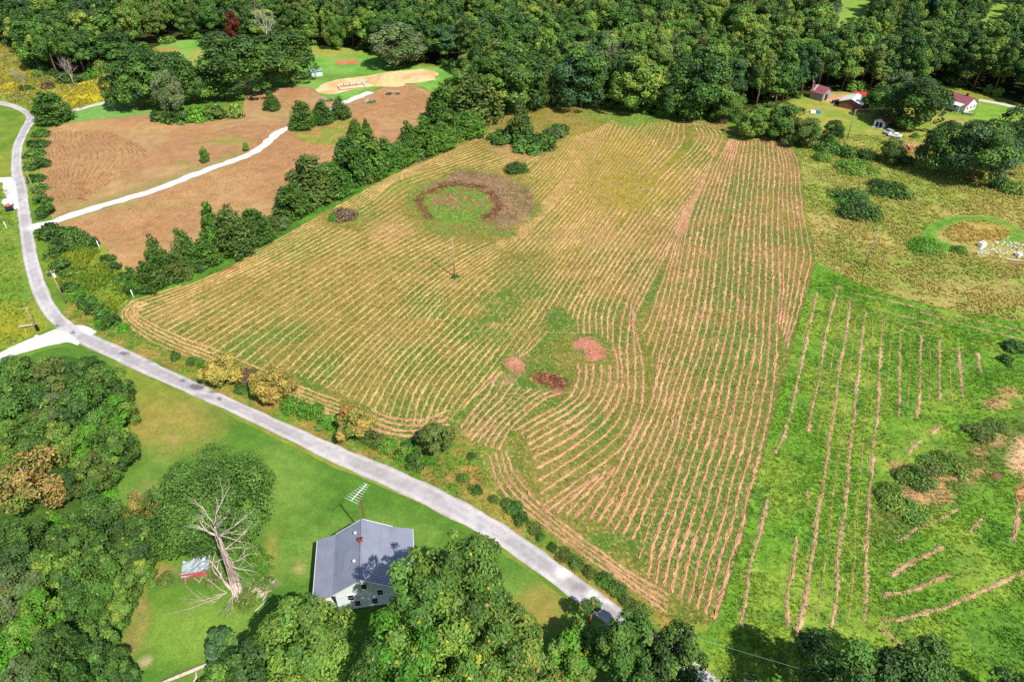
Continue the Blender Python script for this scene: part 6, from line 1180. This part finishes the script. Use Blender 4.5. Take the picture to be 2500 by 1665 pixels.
for k in range(5): MB().box((rb.normal(0, .3), -.3 + k * .2, .06 + .05 * (k % 2)), (5.2, .17, .06), rb.normal(0, .04)).build('plank', 'brown_boards' if k < 3 else 'concrete_block', o)
x, y = (float(q) for q in at(2432, 1165)); tag(MB().box((0, 0, .08), (1.6, 1.2, .16), .6).box((.2, .1, .2), (1.3, .9, .1), .5).build('board_stack', 'brown_boards', None, (x, y, float(terrain(x, y)))), 'small brown board stack beside the bare earth at the right edge', 'boards')
# sand works
def heap(name, u, v, rx, ry, h, col, lab, cat, mat='bare_sand', seed=1, rz=0.0, n=26):
    x, y = (float(q) for q in at(u, v)); rng = np.random.default_rng(seed); r = np.linspace(0, 1, 9); V = [(0, 0, h)]; 
    for k in r[1:]:
        for a in np.arange(n) * 2 * math.pi / n:
            q = 1 + .16 * math.sin(2 * a + seed) + .1 * math.sin(5 * a + 2 * seed); V.append((rx * k * q * math.cos(a), ry * k * q * math.sin(a), h * max(0, (1 - k ** 1.25)) * (1 + rng.normal(0, .05)) - (.1 if k == 1 else 0)))
    Fc = [(0, 1 + i, 1 + (i + 1) % n) for i in range(n)] + [(1 + k * n + i, 1 + (k + 1) * n + i, 1 + (k + 1) * n + (i + 1) % n, 1 + k * n + (i + 1) % n) for k in range(7) for i in range(n)]
    c = mixc(col, np.array(col) * .82, rng.random(len(V))); return tag(MB().add(V, Fc, c).build(name, mat, None, (x, y, float(terrain(x, y)) + .04), rz, True), lab, cat)
heap('sand_pile', 945, 203, 8.5, 6.0, 4.2, S(238, 196, 142), 'tall pile of orange sand on the building plot', 'sand pile', seed=3); heap('sand_bank', 1020, 196, 10, 3.2, 1.3, S(238, 198, 148), 'long low bank of sand right of the tall pile', 'sand pile', seed=5, rz=.25)
fo = thing('foundation', 'trench and pale footings of a new building beside the sand pile', 'foundation', (*[float(q) for q in at(860, 214)], .12), .32)
for c_, s_ in (((0, 2.6, .12), (11, .5, .3)), ((0, -2.4, .08), (11, .4, .2)), ((-5.3, .1, .1), (.4, 5, .24)), ((5.3, .1, .1), (.4, 5, .24))): MB().box(c_, s_).build('footing', 'concrete_block', fo)
for k in range(8): MB().box((-4.6 + k * 1.3 + rb.normal(0, .1), 2.2, .25), (.4, .3, .35), rb.random()).build('stone', 'bark' if k % 2 else 'concrete_block', fo)
def brush_pile(u, v, w, kd, lab, seed, mat='dead_wood'):
    x, y = (float(q) for q in at(u, v)); rng = np.random.default_rng(seed); o = thing('brush_pile', lab, 'brush pile', (x, y, float(terrain(x, y)))); R = w * depth(x, y) / FPX / 2; mb = MB()
    for k in range(26): a = rng.uniform(0, 6.28); q = rng.normal(0, R * .4, 2); mb.tube([(q[0] - math.cos(a) * R * .4, q[1] * .6 - math.sin(a) * R * .3, .1), (q[0] + math.cos(a) * R * .4, q[1] * .6 + math.sin(a) * R * .3, rng.uniform(.5, 1.5))], [.09, .05], 4)
    mb.build('branches', mat, o); s = link('leaves', shrub_proto(kd, 2), o); s.scale = (R / 1.7, R / 2.4, .55)
brush_pile(795, 246, 46, 'mid', 'leafy brush pile left of the end of the gravel drive', 31); brush_pile(900, 250, 40, 'mid', 'leafy brush pile below the end of the gravel drive', 32); brush_pile(958, 230, 42, 'brown', 'brown brush pile on the ridge of the brown field', 33)

# ---- the dead tree and broken limbs on the lawn
dx_, dy_ = (float(q) for q in at(583, 1462)); DH = height_to(dx_, dy_, 1240); dt = thing('dead_tree', 'big grey dead tree with broken limbs on the lower lawn', 'tree', (dx_, dy_, float(terrain(dx_, dy_)))); rng = np.random.default_rng(12)
def pt(u, v, z): q = at(u, v, z); return np.array([float(q[0]) - dx_, float(q[1]) - dy_, z])
spine = [np.array([0, 0, -.3]), pt(572, 1420, 1.8), pt(560, 1380, DH * .32), pt(545, 1345, DH * .5), pt(532, 1310, DH * .66), pt(524, 1285, DH * .78)]; fine = spline(np.array(spine), 5); nf = len(fine); mb = MB(); rad = np.linspace(.34, .10, nf)
mb.tube(fine + rng.normal(0, .05, fine.shape), rad, 8)
for k in range(9):
    a0 = k * .7 + rng.uniform(-.2, .2); end = int(nf * rng.uniform(.45, 1.0)); tt = np.arange(end); ang = a0 + tt * rng.uniform(-.05, .07); ro = (rad[:end] * 1.05 + .12 + (1 - tt / nf) * .22)
    mb.tube(fine[:end] + np.c_[np.cos(ang) * ro, np.sin(ang) * ro, rng.normal(0, .05, end)] + rng.normal(0, .04, (end, 3)), np.linspace(.17, .04, end), 5)
mb.build('trunk', 'dead_wood', dt, smooth_=True)
for (s, tips_) in ((4, [(480, 1300, .7), (468, 1290, .68), (500, 1262, .8)]), (5, [(540, 1238, 1.0), (508, 1240, .95), (548, 1262, .92), (520, 1236, .98)]), (4, [(595, 1278, .8), (590, 1295, .74), (575, 1285, .8)]), (3, [(600, 1298, .62), (588, 1325, .55)]), (2, [(590, 1330, .5), (618, 1385, .3), (605, 1350, .42)]), (1, [(590, 1400, .3)])):
    for (u, v, hz_) in tips_:
        mb = MB(); a = spine[s]; b = pt(u, v, DH * hz_); d_ = b - a; ln = float(np.linalg.norm(d_)); branches(mb, rng, a, d_, ln, .085, 2, .45, None, (2, 4), .05); mb.build('branch', 'dead_wood', dt, smooth_=True)
for i, (p, tips_) in enumerate((((565, 1440), [(500, 1385), (515, 1395)]), ((505, 1385), [(442, 1425), (450, 1400), (490, 1380)]), ((555, 1447), [(475, 1440), (470, 1470), (486, 1495), (456, 1510), (520, 1478)]), ((570, 1455), [(553, 1510), (560, 1500), (535, 1490)]))):
    for (u, v) in tips_:
        mb = MB(); a = pt(*p, .5 if i != 1 else .9); b = pt(u, v, .25); d_ = b - a; branches(mb, rng, a, d_, float(np.linalg.norm(d_)), .2 if i == 0 else .06, 2 if i else 1, .35, None, (2, 4), 0.0)
        V_ = np.vstack(mb.v); mb.v = [np.c_[V_[:, :2], np.maximum(V_[:, 2], .03)]]; tag(mb.build('fallen_limb', 'dead_wood', None, dt.location, smooth_=True), 'bleached fallen limb on the grass left of the dead tree', 'limb', 'fallen limbs by the dead tree')
x, y = (float(q) for q in at(635, 1445)); mb = MB()
for k in range(30): q = rng.normal(0, .7, 2); a = rng.uniform(.3, 1.6); l_ = rng.uniform(.6, 1.6); z = abs(rng.normal(.25, .15)); mb.tube([(q[0] - math.cos(a) * l_, q[1] - math.sin(a) * l_, z), (q[0] + math.cos(a) * l_, q[1] + math.sin(a) * l_, z + rng.normal(0, .1) + .05)], [.09, .05], 5)
tag(mb.build('limb_pile', 'dead_wood', None, (x, y, float(terrain(x, y)))), 'pile of broken grey limbs right of the dead tree', 'brush pile')
x, y = (float(q) for q in at(470, 1640)); lg = thing('fallen_log', 'bleached forked fallen log at the bottom edge of the lawn', 'log', (x, y, float(terrain(x, y))), 0); MB().tube([(-3.5, -1.6, .3), (-1.5, -.7, .32), (.6, .3, .35), (2.2, 1.1, .4)], [.2, .26, .28, .16], 8).build('trunk', 'dead_wood', lg, smooth_=True); MB().tube([(.5, .2, .35), (.9, -.9, .3), (.6, -2.2, .25)], [.2, .16, .1], 7).build('branch', 'dead_wood', lg, smooth_=True); MB().tube([(1.6, .8, .4), (2.6, .7, .5), (3.0, .1, .4)], [.12, .09, .04], 6).build('branch', 'dead_wood', lg, smooth_=True)

# ================================================================== LOOSE GRASS
MATS['grass_blades'] = leaf_mat('grass_blades', .05, .25, .1)
ROAD_P = resample(ground_path(ROAD), 1.0)
def off_road(q):
    return np.array([np.min((ROAD_P[:, 0] - a) ** 2 + (ROAD_P[:, 1] - b) ** 2) > 2.9 ** 2 for a, b in q], bool)
def tufts(name, poly, n, h, spread, cols, lab, seed, blades=5, keep=None, tint=None):
    """loose tufts of taller grass"""
    rng = np.random.default_rng(seed); x, y = at([p[0] for p in poly], [p[1] for p in poly]); P = np.stack([x, y], 1); lo, hi = P.min(0), P.max(0); q = rng.uniform(lo, hi, (n * 4, 2)); q = q[inside(q[:, 0], q[:, 1], P)]
    dn = fbm(q[:, 0], q[:, 1], 6, seed); q = q[rng.random(len(q)) < smooth(.3, .6, dn) + .15]; u, v = pix(q[:, 0], q[:, 1], 0); m = (u > -120) & (u < 2620) & (v < 1800)
    if keep is not None: m &= keep(u, v)
    q = q[m][:n]
    if name in ('verge_grass', 'west_grass', 'corner_weeds'): q = q[off_road(q)]
    n = len(q)
    z = terrain(q[:, 0], q[:, 1]) + .03; base = np.c_[q, z]; pick_ = np.array(cols)[(fbm(q[:, 0], q[:, 1], 9, seed + 3) * 1.6 + rng.normal(0, .25, n) - .3).clip(0, .999).__mul__(len(cols)).astype(int)]
    if tint is not None: uu_, vv_ = pix(q[:, 0], q[:, 1], z); pick_ = pick_ * .3 + tint(uu_, vv_, q[:, 0], q[:, 1]) * .8
    b = np.repeat(base, blades, 0); k = len(b); a = rng.uniform(0, 6.28, k); hh = h * rng.uniform(.5, 1.4, k); sp = spread * rng.uniform(.3, 1.2, k)
    d = np.c_[np.cos(a), np.sin(a), np.zeros(k)]; s = np.c_[-np.sin(a), np.cos(a), np.zeros(k)] * (spread * .32); b = b + d * (sp * .25)[:, None]
    V = np.stack([b - s, b + s, b + d * sp[:, None] + np.c_[np.zeros((k, 2)), hh]], 1).reshape(-1, 3); C_ = np.repeat(np.repeat(pick_ * ALB, blades, 0) * rng.uniform(.8, 1.2, (k, 1)), 3, 0)
    return stuff(link(name, raw_mesh(name, V, np.arange(k * 3).reshape(k, 3), 'grass_blades', C_)), lab, 'grass')
tufts('pasture_grass', ROUGH, 15000, .45, .5, [S(214, 198, 122), S(196, 196, 106), S(212, 188, 116), S(174, 188, 94)], 'tall tawny grass of the rough pasture', 201, tint=rough_tint, keep=lambda u, v: ~((((u - 2375) / 120) ** 2 + ((v - 572) / 45) ** 2 < 1.05) & (((u - 2385) / 80) ** 2 + ((v - 568) / 29) ** 2 > 1)))
tufts('meadow_grass', LUSH, 20000, .24, .28, [S(84, 132, 42), S(104, 150, 50), S(130, 160, 62)], 'coarse green grass of the mown meadow', 203, tint=lush_tint)
tufts('verge_grass', VERGE, 5000, .35, .28, [S(150, 140, 62), S(100, 140, 44), S(180, 140, 80)], 'long grass on the verge of the lane', 205)
tufts('corner_weeds', CORNER, 3000, .6, .4, [S(130, 156, 50), S(160, 166, 60), S(96, 140, 44)], 'tall weeds in the corner by the lane', 207)
tufts('goldenrod', MEAD, 6000, .8, .5, [S(190, 176, 60), S(154, 156, 72), S(170, 158, 90), S(160, 150, 80)], 'goldenrod and tan grass in the far meadow', 209)
tufts('west_grass', WEST, 4000, .35, .35, [S(104, 148, 46), S(130, 156, 56), S(156, 154, 60)], 'bright grass left of the lane', 211)
tufts('field_weeds', FIELD, 42000, .14, .24, [S(96, 132, 40), S(190, 152, 92), S(120, 138, 46), S(206, 166, 104)], 'stubble and weeds between the windrows', 213, blades=4, tint=field_tint)
